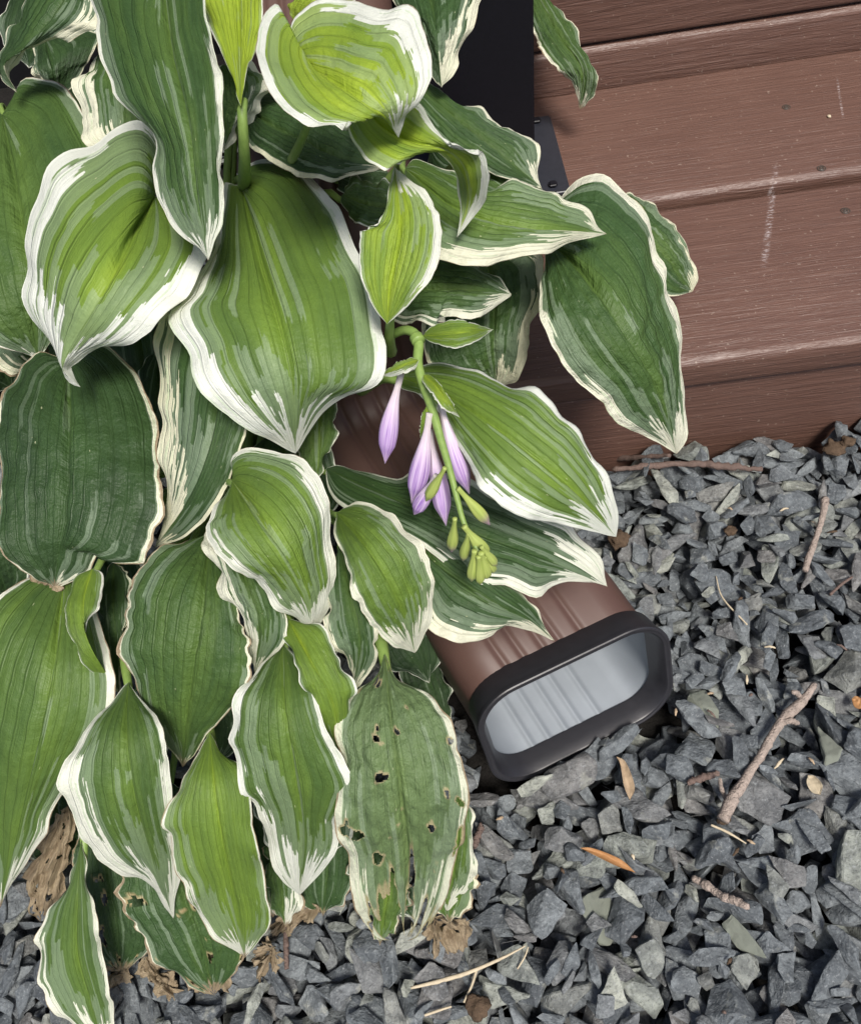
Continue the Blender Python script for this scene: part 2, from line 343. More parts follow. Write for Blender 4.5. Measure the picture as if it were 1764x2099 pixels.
    V = P.reshape(-1, 3)
    me = mesh_from(name, rel(V, parent), Fc, uv)
    if keep is not None: me.attributes.new('scar', 'FLOAT', 'POINT').data.foreach_set('value', np.clip(sc, 0, 1).ravel())
    o = link(name, me, MAT['leaf'], parent)
    for k, x in (('seed', seed), ('hue', hue), ('margin_l', ml), ('margin_r', mr), ('cream', cream), ('brown', brown), ('wrinkle', wr), ('dead', dead), ('rim', rim), ('ribs', nrib), ('pale', pale)): o[k] = float(x)
    if label: o['label'] = label
    if petiole is not None:
        B = M3[0]; dirn = (M3[0]-M3[4]); dirn /= np.linalg.norm(dirn)
        if isinstance(petiole, str):
            c = CROWN; pts = [B-dirn*.010-np.array([0, 0, .0045]), B+dirn*.003-np.array([0, 0, .0030]), B+dirn*.02-np.array([0, 0, .012]), .5*(B+dirn*.03)+.5*c+np.array([0, 0, .01]), c+np.array([0, 0, -.01])]
        else: pts = [B-dirn*.010-np.array([0, 0, .0045])]+[hit(x, y, q) for x, y, q in petiole]
        tube('petiole', pts, [pr*.55, pr*.9, pr, pr*1.1, pr*1.3], MAT['stalk'], o, 8, 22)
    return o
# ------------------------------------------------------------------ setting
def sheet(name, x0, x1, y0, y1, z, mat, n=2):
    V = [(x0+(x1-x0)*i/(n-1), y0+(y1-y0)*j/(n-1), z) for i in range(n) for j in range(n)]
    return tag(link(name, mesh_from(name, V, grid_faces(n, n)), mat, None, False), kind='structure')
sheet('ground', -60, 60, -60, 60, -.026, MAT['soil'])
# ------------------------------------------------------------------ steps
ST_X0, ST_X1, FRONT, TREAD = .012, 1.35, .3085, .089
def board(name, x0, x1, y0, y1, z0, z1, r, parent, mat=None, rb=None):
    """a plank along x whose long edges are rounded by r"""
    prof = []; rb = r if rb is None else rb
    for cy, cz, a0, rr in ((y1-r, z1-r, 0, r), (y0+r, z1-r, 90, r), (y0+rb, z0+rb, 180, rb), (y1-rb, z0+rb, 270, rb)):
        for k in range(6): t = math.radians(a0+90*k/5); prof.append((cy+rr*math.cos(t), cz+rr*math.sin(t)))
    n = len(prof); V = [(x, y, z) for x in (x0, x1) for y, z in prof]
    Fc = [(j, (j+1) % n, n+(j+1) % n, n+j) for j in range(n)]+[tuple(range(n-1, -1, -1)), tuple(range(n, 2*n))]
    o = link(name, mesh_from(name, rel(V, parent), Fc), mat or MAT['deck'], parent, True)
    o.data.set_sharp_from_angle(angle=math.radians(50)); return o
steps = empty('deck_steps', ((ST_X0+ST_X1)/2, .45, 0), 'brown composite deck steps with wood grain boards beside the gravel', 'steps')
t1 = board('tread_board', ST_X0, ST_X1, FRONT, .4448, TREAD-.0238, TREAD, .0055, steps)
t2 = board('tread_board', ST_X0, ST_X1, .4548, .5935, TREAD-.0238, TREAD, .0055, steps)
board('riser_board', ST_X0+.004, ST_X1, FRONT+.004, FRONT+.027, -.06, TREAD-.0245, .002, steps)
board('riser_strip', ST_X0+.004, ST_X1, .5938, .62, TREAD-.02, TREAD+.0295, .005, steps)
board('riser_board', ST_X0+.004, ST_X1, .5950, .62, TREAD+.0312, TREAD+.15, .004, steps)
board('tread_board', ST_X0, ST_X1, .592, .735, TREAD+.152, TREAD+.176, .006, steps)
board('tread_board', ST_X0, ST_X1, .741, .884, TREAD+.152, TREAD+.176, .006, steps)
board('side_board', ST_X0+.004, ST_X0+.026, FRONT+.03, .9, -.06, TREAD-.0245, .001, steps)
def screw(px, py, par):
    c = hit(px, py, TREAD); V = []; rr = [.0030, .0026, .0019, .0016, .0007, 0]; zz = [.0002, .0005, -.0003, .0003, .0004, -.0004]
    n = 16; V = [(c[0]+r*math.cos(2*math.pi*j/n), c[1]+r*math.sin(2*math.pi*j/n), c[2]+z) for r, z in zip(rr, zz) for j in range(n)]
    link('screw', mesh_from('screw', rel(V, par), grid_faces(6, n, wrap=True)), MAT['screw'], par)
for x, y, p in ((1610, 220, t2), (1682, 345, t2), (1731, 432, t1)): screw(x, y, p)
d0 = hit(1731, 432, TREAD); 
for k in range(1, 3):
    for src, p in (((1610, 220), t2), ((1682, 345), t2), ((1731, 432), t1)):
        c = hit(*src, TREAD)+np.array([.4*k, 0, 0]); q = proj(c); screw(float(q[0]), float(q[1]), p)
# black post on its base plate
post = empty('railing_post', (.034, .52, TREAD), 'black square metal railing post standing on the brown tread', 'post')
def box(name, x0, x1, y0, y1, z0, z1, mat, parent, bev=.0015):
    bm = bmesh.new(); bmesh.ops.create_cube(bm, size=1)
    for v in bm.verts: v.co = Vector(((x0+x1)/2+v.co.x*(x1-x0), (y0+y1)/2+v.co.y*(y1-y0), (z0+z1)/2+v.co.z*(z1-z0)))
    bmesh.ops.bevel(bm, geom=bm.edges[:], offset=bev, segments=3, affect='EDGES')
    if parent is not None:
        r = rel([[0, 0, 0]], parent)[0]; bmesh.ops.translate(bm, vec=Vector(r), verts=bm.verts)
    me = bpy.data.meshes.new(name); bm.to_mesh(me); bm.free(); return link(name, me, mat, parent, False)
box('post_shaft', -.002, .0675, .485, .553, TREAD+.004, 1.05, MAT['black'], post)
bp = box('base_plate', -.02, .0895, .470, .5605, TREAD+.0003, TREAD+.0045, MAT['foot'], post, .0012)
for x_, y_ in ((.0785, .4775), (.0785, .5535), (-.011, .4775), (-.011, .5535)):
    box('bolt', x_-.003, x_+.003, y_-.003, y_+.003, TREAD+.0046, TREAD+.0072, MAT['black'], post, .0011)
# dark skirting far behind the plants
sk = empty('skirting_wall', (-.8, .98, 0), 'near black skirting boards behind the hosta', 'wall')
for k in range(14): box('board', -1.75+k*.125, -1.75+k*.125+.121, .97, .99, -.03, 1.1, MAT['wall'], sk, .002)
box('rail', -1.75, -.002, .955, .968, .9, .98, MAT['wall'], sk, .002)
# ------------------------------------------------------------------ downspout
SP_A = math.radians(-64.5); DIR = np.array([math.cos(SP_A), math.sin(SP_A), 0]); WID = np.array([-DIR[1], DIR[0], 0])   # width axis
def spout_profile(w, h, r, ribs, depth, n_arc=8):
    """closed profile (a along width, b up), ribs pressed into the two long faces"""
    pts = []
    def flat(a0, a1, b, sgn):
        N = 64
        for k in range(1, N):
            a = a0+(a1-a0)*k/N; d = 0
            for c in ribs: d += depth*math.exp(-((a-c*w)/(.0016))**2)
            pts.append((a, b-sgn*d))
    def arc(cx, cy, a0):
        for k in range(n_arc+1): t = math.radians(a0+90*k/n_arc); pts.append((cx+r*math.cos(t), cy+r*math.sin(t)))
    arc(w/2-r, h/2-r, 0); flat(w/2-r, -w/2+r, h/2, 1); arc(-w/2+r, h/2-r, 90); arc(-w/2+r, -h/2+r, 180); flat(-w/2+r, w/2-r, -h/2, -1); arc(w/2-r, -h/2+r, 270)
    return pts
def sweep(name, path, frames, prof, mat, parent, prof2=None, flip=False, wob=0):
    n = len(prof); V = [p+W*a+U*b for p, (W, U) in zip(path, frames) for a, b in prof]; Fc = grid_faces(len(path), n, wrap=True)
    if flip: Fc = [f[::-1] for f in Fc]
    return link(name, mesh_from(name, rel(V, parent), Fc), mat, parent)
spout = empty('downspout', (-.02, .27, 0), 'brown ribbed metal downspout whose extension lies on the gravel with a black framed mouth', 'downspout')
H_C = .043; W_S, H_S = .0975, .0665
mouth = np.array([.0378, .1385, .0395])                        # middle of the mouth
back = mouth-DIR*.225; back[2] = .055
vert_top = back+np.array([0, 0, .10])
pathpts = []
for t in np.r_[0., np.linspace(.2, 1, 12)]: pathpts.append(mouth*(1-t)+(back+DIR*.05)*t)
r_b = .05; c0 = back+DIR*.05+np.array([0, 0, r_b])
ZUP = np.array([0, 0, 1.])
for t in np.linspace(.12, 1, 10): th = t*math.pi/2; pathpts.append(c0-DIR*r_b*math.sin(th)-ZUP*r_b*math.cos(th))
pe = pathpts[-1]
slope = np.array([0.0, .86, .42]); slope /= np.linalg.norm(slope)
for t in (.01, .02, .03): pathpts.append(pe+ZUP*t)
pe = pathpts[-1]
for t in (.006, .015, .03): k = t/.03; pathpts.append(pe+(ZUP*(1-k*.5)+slope*k*.5)*t)
pe = pathpts[-1]
for t in np.linspace(.02, .56, 12): pathpts.append(pe+slope*t)
pe = pathpts[-1]
for t in (.1, .4, .8): pathpts.append(pe+ZUP*t)
pathpts = np.array(pathpts); T = np.gradient(pathpts, axis=0); T /= np.linalg.norm(T, axis=1)[:, None]
frames = []
for tt in T:
    U = np.cross(WID, tt); U /= np.linalg.norm(U)
    if frames and U@frames[-1][1] < 0: U = -U
    if not frames and U[2] < 0: U = -U
    frames.append((WID, U))
FA = math.radians(-70); lean = math.radians(19); DF = np.array([math.cos(FA), math.sin(FA), 0]); WF = np.array([-DF[1], DF[0], 0])
NRM = DF*math.cos(lean)+ZUP*math.sin(lean); UPF = ZUP*math.cos(lean)-DF*math.sin(lean)
pathpts[0] = mouth-NRM*.0062; frames[0] = (WF, UPF)
ribs = [-.27, -.17, -.06, .03, .15]
sweep('pipe', pathpts, frames, spout_profile(W_S, H_S, .019, ribs, .0014), MAT['brown'], spout)
sweep('pipe_lining', pathpts[:24], frames[:24], spout_profile(W_S-.0024, H_S-.0024, .0178, ribs, .0009), MAT['inner'], spout, flip=True)
# black frame round the mouth: a swept L shaped rim
def rr(w, h, r, n=10):
    o = []
    for cx, cy, a0 in ((w/2-r, h/2-r, 0), (-w/2+r, h/2-r, 90), (-w/2+r, -h/2+r, 180), (w/2-r, -h/2+r, 270)):
        for k in range(n+1): t = math.radians(a0+90*k/n); o.append((cx+r*math.cos(t), cy+r*math.sin(t)))
    return o
rings = [(-.0100, .0010), (-.0098, .0026), (-.0093, .0030), (.0030, .0036), (.0034, .0044), (.0052, .0045), (.0057, .0040), (.0057, .0030), (.0053, .0025), (.0052, .0012), (.0046, .0006), (-.0010, -.0008), (-.0060, -.0026), (-.0068, -.0027), (-.0070, -.0008)]
V = []
for dn, o_ in rings:
    for a, b in rr(W_S+2*o_, H_S+2*o_, .019+o_): V.append(mouth+NRM*dn+WF*a+UPF*b)
nr = len(rr(1, 1, .1)); fr_me = mesh_from('mouth_frame', rel(V, spout), grid_faces(len(rings), nr, wrap=True))
fr = link('mouth_frame', fr_me, MAT['rubber'], spout); fr_me.set_sharp_from_angle(angle=math.radians(38))
# ------------------------------------------------------------------ hosta
CROWN = hit(400, 640, 0.0)*np.array([1, 1, 0])+np.array([0, 0, -.005])
CROWN = np.array([-.155, .34, -.005])
hosta = empty('variegated_hosta', tuple(CROWN), 'large hosta clump with white edged green leaves spilling over the downspout and gravel', 'plant')
def lf(M, L, R, z, **k): return leaf(hosta, M, L, R, z, **k)
LEAVES = [
 # ---- top
 dict(M=[(330,-70),(350,100),(385,250),(405,400),(427,534)], L=[(180,-60),(212,110),(235,180),(262,220),(300,275),(312,330),(322,400),(335,440),(372,488),(405,512)], R=[(410,-60),(424,34),(449,112),(455,200),(456,290),(460,360),(464,452),(440,500)], z=[.295,.295,.288,.276,.262], hue=.33, ml=.06, mr=.09, cream=.1, wr=.5, dl=-.012, dr=-.004, petiole=None),
 dict(M=[(494,218),(492,120),(488,0),(480,-110)], L=[(478,170),(455,110),(425,40),(400,-20),(420,-90)], R=[(500,180),(520,110),(541,20),(535,-70)], z=[.268,.272,.275,.28], hue=1.0, ml=.03, mr=.02, dl=.006, dr=.006, petiole=[(495,240,.262),(500,290,.252),(502,345,.235),(500,400,.205),(495,470,.15)], pr=.0034, wr=.1),
 dict(M=[(606,118),(650,150),(730,190),(785,235),(817,283)], L=[(592,70),(612,28),(660,2),(720,-4),(775,14),(846,20),(868,60),(884,118),(884,165),(865,205),(838,228),(826,258)], R=[(600,80),(578,35),(570,2),(544,22),(528,70),(528,130),(548,180),(580,222),(630,250),(690,263),(714,250),(720,220),(748,208),(778,224),(800,252)], z=[.292,.300,.304,.300,.285], hue=.88, ml=.20, mr=.10, cream=0., dl=.008, dr=.010, bl=-.002, br_=-.004, ruffle=.001, petiole=[(612,150,.286),(632,240,.272),(612,300,.25),(590,345,.22),(560,420,.12)], wr=.1),
 dict(M=[(748,222),(790,262),(850,290),(910,305),(952,345),(960,420),(936,487)], L=[(712,222),(710,255),(728,300),(760,335),(795,348),(830,328),(868,306),(905,320),(932,360),(944,410),(940,450)], R=[(850,208),(875,232),(895,268),(925,298),(965,310),(994,318),(1003,370),(992,415),(962,455)], petiole=[(735,215,.26),(715,260,.20),(650,420,.1)], acum=0., z=[.272,.276,.280,.276,.262,.245,.235], hue=.88, ml=.09, mr=.26, cream=0., dl=.003, dr=.004, ruffle=.0008, wr=.1),
 dict(M=[(850,170),(940,245),(1030,315),(1110,386)], L=[(882,172),(950,212),(1020,252),(1086,276),(1104,330)], R=[(850,215),(920,300),(1010,355),(1075,378)], z=[.232,.226,.216,.200], hue=.3, ml=.10, mr=.02, cream=.45, wr=.4),
 dict(M=[(868,-70),(890,40),(905,180)], L=[(800,-60),(812,10),(848,55),(872,110),(885,160)], R=[(1000,-70),(978,20),(955,85),(932,150)], z=[.262,.258,.238], hue=.22, ml=.02, mr=.26, cream=.5, wr=.5, ruffle=.0025),
 dict(M=[(170,-70),(120,10),(55,95),(10,135),(36,190)], L=[(80,-60),(45,10),(15,90),(-6,135),(5,165)], R=[(215,-40),(212,28),(198,58),(150,72),(95,92),(45,112),(20,150)], z=[.272,.27,.262,.25,.236], hue=.25, ml=.02, mr=.30, cream=.5, ruffle=.002),
 dict(M=[(240,50),(243,150),(250,230),(262,330)], L=[(205,90),(182,140),(156,185),(165,230),(180,300)], R=[(290,110),(330,200),(330,290)], z=[.245,.242,.235,.22], hue=.35, ml=.28, mr=.05, cream=.45, wr=.5),
 dict(M=[(478,130),(490,200),(480,250),(458,308)], L=[(440,150),(440,210),(446,270)], R=[(560,150),(548,195),(530,228),(500,252),(482,290)], z=[.255,.25,.24,.225], hue=.42, ml=.06, mr=.34, cream=.35, ruffle=.003),
 dict(M=[(505,225),(590,268),(700,322),(796,345)], L=[(540,185),(640,190),(730,245),(775,300)], R=[(505,290),(560,335),(625,364),(670,374),(735,358)], z=[.235,.236,.232,.222], hue=.22, ml=.04, mr=.09, cream=.6, wr=.6),
 dict(M=[(5,235),(22,330),(45,480),(80,740)], L=[(-60,190),(-140,330),(-150,520),(-60,690)], R=[(42,165),(92,163),(132,178),(158,215),(205,300),(215,420),(170,590),(120,690)], z=[.222,.222,.21,.175], hue=.38, ml=.03, mr=.025, cream=.2, wr=.9, amp=1.2, brown=.07),
 dict(M=[(90,70),(105,130),(120,200)], L=[(70,110),(75,160)], R=[(200,60),(190,110),(150,180)], z=[.20,.20,.18], hue=.12, ml=.12, mr=.02, cream=.6),
 # ---- middle
 dict(M=[(318,402),(262,500),(205,600),(160,680),(131,744),(136,768),(166,793)], L=[(330,340),(318,275),(288,246),(240,255),(190,284),(135,325),(85,385),(55,440),(47,500),(52,560),(58,610),(88,680),(118,730),(124,765),(142,787)], R=[(360,420),(400,455),(428,510),(412,560),(380,600),(335,652),(290,692),(235,715),(175,732),(142,745),(152,768)], z=[.222,.240,.246,.240,.225,.212], hue=.68, ml=.22, mr=.24, cream=0., dl=-.010, dr=-.012, bl=.006, br_=.005, wr=.15, brown=.02, petiole=None),
 dict(M=[(494,378),(528,520),(570,660),(600,800),(606,929)], L=[(476,380),(462,372),(452,420),(438,480),(420,560),(385,610),(345,640),(352,675),(380,720),(400,775),(450,840),(500,890),(560,918)], R=[(500,350),(525,328),(570,322),(615,335),(655,375),(690,430),(725,500),(762,560),(778,620),(786,700),(789,762),(765,795),(715,815),(675,845),(645,885)], z=[.215,.232,.238,.225,.190], hue=.58, ml=.20, mr=.10, cream=0., dl=-.012, dr=-.012, bl=.006, br_=.006, brown=.01, wr=.2, petiole=[(490,365,.20),(470,420,.15),(430,560,.03)]),
 dict(M=[(793,664),(800,580),(820,460),(808,340)], L=[(765,628),(742,575),(735,520),(737,480),(752,468),(770,462),(784,440),(795,385)], R=[(835,628),(878,578),(902,520),(904,460),(886,410),(846,368)], z=[.240,.252,.262,.266], hue=.85, ml=.05, mr=.17, cream=.1, dl=.006, dr=.006, ruffle=.0008, wr=.1, petiole=[(798,690,.222),(800,720,.20)]),
 dict(M=[(830,345),(930,420),(1060,462),(1150,470),(1243,479)], L=[(850,325),(900,340),(950,372),(1010,383),(1080,378),(1140,392),(1160,410),(1205,425)], R=[(825,400),(850,470),(880,520),(920,540),(965,549),(1000,543),(1050,529),(1120,522),(1170,502),(1215,488)], z=[.222,.228,.228,.222,.208], hue=.52, ml=.07, mr=.22, cream=.45, wr=.3, ruffle=.002),
 dict(M=[(950,330),(1000,360),(1060,390),(1130,400)], L=[(960,310),(1030,345),(1090,375)], R=[(930,360),(990,400),(1070,420)], z=[.20,.205,.2,.19], hue=.35, ml=.04, mr=.04),
 dict(M=[(795,600),(880,590),(960,592),(1048,603)], L=[(830,530),(900,520),(980,540),(1020,566)], R=[(780,640),(810,657),(860,664),(895,668),(905,648),(960,655),(1012,638)], z=[.195,.203,.203,.192], hue=.33, ml=.05, mr=.16, cream=.3),
 dict(M=[(700,400),(760,420),(840,430)], L=[(730,365),(800,380)], R=[(705,430),(735,462),(790,464)], z=[.222,.222,.215], hue=.38, ml=.03, mr=.05),
 dict(M=[(690,360),(760,378),(850,385)], L=[(740,345),(810,352)], R=[(700,395),(770,410)], z=[.20,.20,.2], hue=.15, ml=.02, mr=.02),
 dict(M=[(990,500),(1010,600),(1012,690),(1015,800)], L=[(930,520),(895,600),(868,690),(878,745),(930,790)], R=[(1100,520),(1118,560),(1116,610),(1092,665),(1080,720),(1066,785)], z=[.165,.165,.155,.125], hue=.30, ml=.05, mr=.20, cream=.6, wr=1., ruffle=.003),
 dict(M=[(1120,490),(1195,560),(1270,660),(1345,790),(1386,930)], L=[(1112,540),(1104,600),(1110,655),(1145,735),(1185,785),(1225,815),(1262,865),(1310,900),(1350,915)], R=[(1130,430),(1160,382),(1218,363),(1262,378),(1300,412),(1340,455),(1354,530),(1368,610),(1398,690),(1406,770),(1412,850),(1415,890)], z=[.190,.198,.188,.160,.120], hue=.32, ml=.10, mr=.09, cream=.35, wr=1., dl=-.014, dr=-.016, bl=.006, br_=.006, ruffle=.0022, brown=.04),
 dict(M=[(1255,430),(1320,480),(1380,540),(1418,598)], L=[(1285,393),(1335,420),(1375,455),(1398,490),(1418,530),(1429,570)], R=[(1270,500),(1320,570),(1368,606)], z=[.142,.142,.132,.112], hue=.34, ml=.10, mr=.02, cream=.6, wr=.8, brown=.05, ruffle=.0008, acum=0.),
 dict(M=[(815,770),(930,818),(1060,905),(1170,1000),(1262,1100)], L=[(835,762),(900,750),(965,753),(1040,778),(1100,812),(1160,860),(1205,900),(1236,950),(1255,1000),(1273,1050)], R=[(820,795),(870,812),(905,850),(930,905),(965,965),(1000,1015),(1050,1050),(1110,1072),(1180,1085),(1228,1098)], z=[.196,.212,.214,.200,.168], hue=.64, ml=.10, mr=.14, cream=.0, dl=-.012, dr=-.010, bl=.005, br_=.005, wr=.15, brown=.01, petiole=[(790,775,.19),(740,800,.16)]),
 dict(M=[(668,960),(830,1030),(1000,1100),(1130,1150),(1244,1202)], L=[(700,950),(760,968),(820,982),(880,968),(960,975),(1080,1040),(1180,1085),(1232,1120),(1248,1155)], R=[(690,1030),(850,1110),(960,1190),(1040,1200),(1085,1226),(1130,1205),(1180,1196)], z=[.150,.168,.165,.150,.128], hue=.20, ml=.15, mr=.12, cream=.2, dr=-.004, wr=.4, ruffle=.003),
 dict(M=[(790,1040),(880,1140),(1000,1225),(1080,1268),(1136,1313)], L=[(850,1060),(950,1120),(1030,1180),(1075,1222),(1105,1260)], R=[(820,1130),(862,1220),(880,1290),(925,1312),(970,1316),(1010,1304),(1050,1290),(1095,1298)], z=[.150,.165,.160,.148,.125], hue=.24, ml=.05, mr=.17, cream=.45, wr=.4, ruffle=.002),
 dict(M=[(690,1050),(750,1120),(805,1210),(835,1280),(850,1338)], L=[(690,1110),(712,1170),(728,1215),(745,1262),(785,1310),(820,1333)], R=[(712,1036),(765,1036),(815,1062),(858,1108),(874,1150),(892,1210),(890,1262),(868,1310)], z=[.185,.200,.195,.178,.152], hue=.60, ml=.14, mr=.15, cream=.35, dl=-.010, dr=-.012, ruffle=.0018, wr=.3),
 dict(M=[(476,985),(530,1060),(590,1150),(630,1230),(641,1302)], L=[(455,1020),(435,1065),(416,1078),(425,1110),(470,1155),(515,1190),(550,1225),(590,1262),(620,1290)], R=[(480,940),(520,918),(575,920),(620,945),(655,985),(678,1035),(682,1085),(678,1135),(688,1200),(690,1235),(665,1270)], z=[.200,.214,.210,.190,.162], hue=.64, ml=.16, mr=.15, cream=.15, dl=-.010, dr=-.012, ruffle=.0018, wr=.2),
 dict(M=[(460,640),(450,780),(425,920),(380,1030),(318,1122)], L=[(350,600),(328,665),(316,740),(322,810),(335,880),(336,960),(333,1040),(324,1090)], R=[(520,700),(520,820),(500,900),(478,965),(440,1040),(395,1098),(355,1115)], z=[.195,.205,.200,.185,.155], hue=.25, ml=.26, mr=.05, cream=.6, dl=-.010, dr=-.006, wr=.2),
 dict(M=[(142,745),(138,860),(132,1000),(125,1100),(112,1206)], L=[(90,720),(40,745),(10,820),(2,900),(-8,1000),(0,1090),(12,1150),(60,1190)], R=[(200,708),(255,735),(295,790),(315,850),(332,940),(330,1040),(315,1110),(285,1160),(240,1160),(207,1130),(200,1168),(160,1192)], z=[.182,.190,.186,.175,.152], hue=.15, ml=.015, mr=.04, cream=.4, dl=-.008, dr=-.018, br_=.008, wr=.8, amp=1.1, brown=.11),
 dict(M=[(650,790),(655,860),(655,930),(650,985)], L=[(615,850),(605,920),(625,965)], R=[(690,830),(684,900),(665,950)], z=[.175,.172,.165,.155], hue=.5, ml=.03, mr=.03, cream=.2),
 dict(M=[(760,560),(790,620),(800,700),(790,740)], L=[(730,600),(740,680)], R=[(810,600),(812,680)], z=[.15,.14,.12,.10], hue=.4, ml=.1, mr=.1),
 # ---- lower
 dict(M=[(132,1190),(112,1330),(78,1500),(42,1680),(2,1860)], L=[(70,1175),(15,1215),(-50,1300),(-90,1450),(-80,1640),(-30,1790)], R=[(170,1180),(205,1270),(236,1385),(232,1470),(195,1540),(150,1600),(128,1632),(104,1665),(98,1700),(70,1755),(30,1815)], z=[.150,.158,.140,.100,.055], hue=.50, ml=.04, mr=.12, cream=.2, dl=-.01, dr=-.014, wr=.4, brown=.08),
 dict(M=[(190,1165),(172,1230),(180,1310),(238,1412)], L=[(150,1190),(136,1250),(150,1320),(195,1385)], R=[(212,1180),(205,1240),(178,1275),(176,1315),(205,1365)], z=[.168,.172,.165,.14], hue=.72, ml=.03, mr=.12, cream=.1, ruffle=.0008, wr=.15),
 dict(M=[(235,1150),(232,1240),(240,1330),(245,1425)], L=[(200,1200),(200,1290),(215,1370)], R=[(268,1190),(262,1280),(256,1370)], z=[.135,.14,.13,.11], hue=.22, ml=.05, mr=.14, cream=.5, brown=.12),
 dict(M=[(430,1092),(420,1200),(398,1340),(384,1460),(375,1572)], L=[(380,1105),(300,1150),(262,1200),(254,1270),(262,1350),(275,1420),(300,1480),(345,1530)], R=[(455,1140),(485,1230),(508,1310),(514,1370),(500,1432),(470,1465),(432,1502),(405,1545)], z=[.168,.180,.172,.148,.115], hue=.38, ml=.03, mr=.03, cream=.5, dl=-.014, dr=-.010, bl=.007, wr=.6, brown=.12),
 dict(M=[(470,1085),(500,1180),(528,1280),(522,1388)], L=[(425,1075),(420,1110),(448,1190),(485,1255),(512,1320),(516,1360)], R=[(530,1140),(575,1215),(590,1268),(582,1318),(550,1358)], z=[.180,.186,.176,.150], hue=.36, ml=.34, mr=.08, cream=.35),
 dict(M=[(264,1398),(258,1500),(272,1620),(308,1750),(356,1882)], L=[(240,1425),(190,1470),(150,1530),(132,1600),(140,1670),(168,1725),(205,1765),(255,1780),(292,1800),(325,1850)], R=[(285,1425),(320,1470),(344,1540),(352,1610),(360,1680),(372,1740),(374,1800),(362,1850)], z=[.150,.158,.142,.105,.060], hue=.46, ml=.20, mr=.14, cream=.15, dl=-.012, dr=-.010, wr=.25, petiole=[(256,1350,.142),(262,1310,.13),(270,1240,.11)], brown=.03),
 dict(M=[(430,1502),(440,1620),(460,1750),(485,1860),(502,1962)], L=[(412,1540),(375,1590),(346,1655),(342,1720),(362,1785),(385,1820),(400,1880),(450,1935)], R=[(452,1532),(495,1575),(515,1625),(520,1690),(535,1760),(548,1830),(560,1895),(540,1935)], z=[.138,.142,.125,.090,.050], hue=.66, ml=.10, mr=.05, cream=.2, dl=-.010, dr=-.010, wr=.15, brown=.09, petiole=[(425,1470,.125),(420,1420,.10)]),
 dict(M=[(580,1320),(582,1440),(600,1570),(620,1700),(614,1834)], L=[(530,1365),(485,1440),(468,1520),(495,1600),(535,1680),(548,1760),(575,1810)], R=[(625,1370),(655,1460),(690,1535),(733,1608),(715,1645),(695,1680),(694,1745),(665,1790),(635,1815)], z=[.160,.166,.150,.115,.070], hue=.50, ml=.16, mr=.12, cream=.05, dl=-.012, dr=-.008, wr=.3, brown=.03),
 dict(M=[(590,1268),(640,1360),(685,1450),(695,1565)], L=[(580,1310),(620,1385),(628,1440),(655,1500),(680,1540)], R=[(650,1280),(700,1350),(722,1430),(712,1510)], z=[.170,.174,.160,.125], hue=.72, ml=.05, mr=.03, cream=.05, wr=.15),
 dict(M=[(695,1115),(720,1220),(738,1320),(722,1420)], L=[(670,1180),(664,1285),(695,1335),(718,1385)], R=[(725,1160),(755,1260),(775,1335),(765,1375),(738,1400)], z=[.178,.180,.170,.145], hue=.30, ml=.14, mr=.10, cream=.5),
 dict(M=[(730,1400),(712,1440),(705,1500)], L=[(715,1400),(700,1450)], R=[(745,1400),(725,1460)], z=[.145,.14,.12], hue=.4, ml=.5, mr=.1, cream=.6, petiole=None),
 dict(M=[(788,1340),(800,1470),(820,1620),(835,1770),(830,1930)], L=[(765,1385),(718,1430),(690,1510),(692,1600),(690,1690),(712,1760),(725,1850),(768,1925)], R=[(820,1390),(880,1425),(925,1490),(952,1560),(958,1640),(948,1720),(925,1800),(895,1880),(865,1925)], z=[.150,.155,.140,.095,.040], hue=.44, ml=.10, mr=.13, cream=.4, dl=-.012, dr=-.014, wr=1., holes=.12, tear=.62, brown=.10, pale=.5, acum=.05, nv=141, petiole=[(775,1290,.145),(760,1240,.14),(740,1180,.12)], pr=.003, label='pale tattered hosta leaf full of insect holes with torn brown tip', nu=190),
 dict(M=[(938,1600),(940,1700),(930,1790),(915,1866)], L=[(905,1680),(890,1760),(898,1820)], R=[(962,1660),(974,1750),(965,1820)], petiole=None, z=[.075,.075,.06,.04], hue=.5, ml=.06, mr=.14, cream=.3),
 dict(M=[(920,1690),(928,1790),(920,1900)], L=[(880,1750),(885,1830)], R=[(970,1760),(972,1840)], petiole=None, z=[.06,.055,.03], hue=.55, ml=.05, mr=.1, cream=.6, brown=.3, tear=.2),
 dict(M=[(168,1722),(160,1830),(158,1950),(185,2050),(215,2150)], L=[(150,1790),(100,1870),(76,1950),(80,2010),(110,2060),(140,2110)], R=[(180,1800),(195,1860),(212,1960),(232,2050),(240,2110)], z=[.085,.080,.065,.045,.025], hue=.48, ml=.14, mr=.10, cream=.25, wr=.15, brown=.06, petiole=[(175,1690,.085),(190,1640,.085),(210,1560,.07)]),
 dict(M=[(215,1640),(220,1780),(240,1900),(250,2000)], L=[(160,1720),(150,1850),(190,1960)], R=[(290,1700),(320,1850),(310,1950)], z=[.055,.05,.04,.018], hue=.20, ml=.02, mr=.02, cream=.3, wr=.7, brown=.22, holes=.05, tear=.2),
 dict(M=[(345,1680),(370,1820),(410,1930),(440,2040)], L=[(262,1730),(245,1800),(262,1880),(310,1950),(370,2020)], R=[(450,1740),(495,1850),(502,1950),(480,2010)], z=[.075,.070,.050,.020], hue=.28, ml=.03, mr=.03, cream=.4, wr=.7, brown=.22, holes=.05, tear=.15),
 dict(M=[(560,1700),(575,1800),(585,1900)], L=[(545,1750),(550,1840)], R=[(620,1760),(618,1860)], z=[.06,.05,.03], hue=.4, ml=.04, mr=.22, cream=.2, brown=.2),
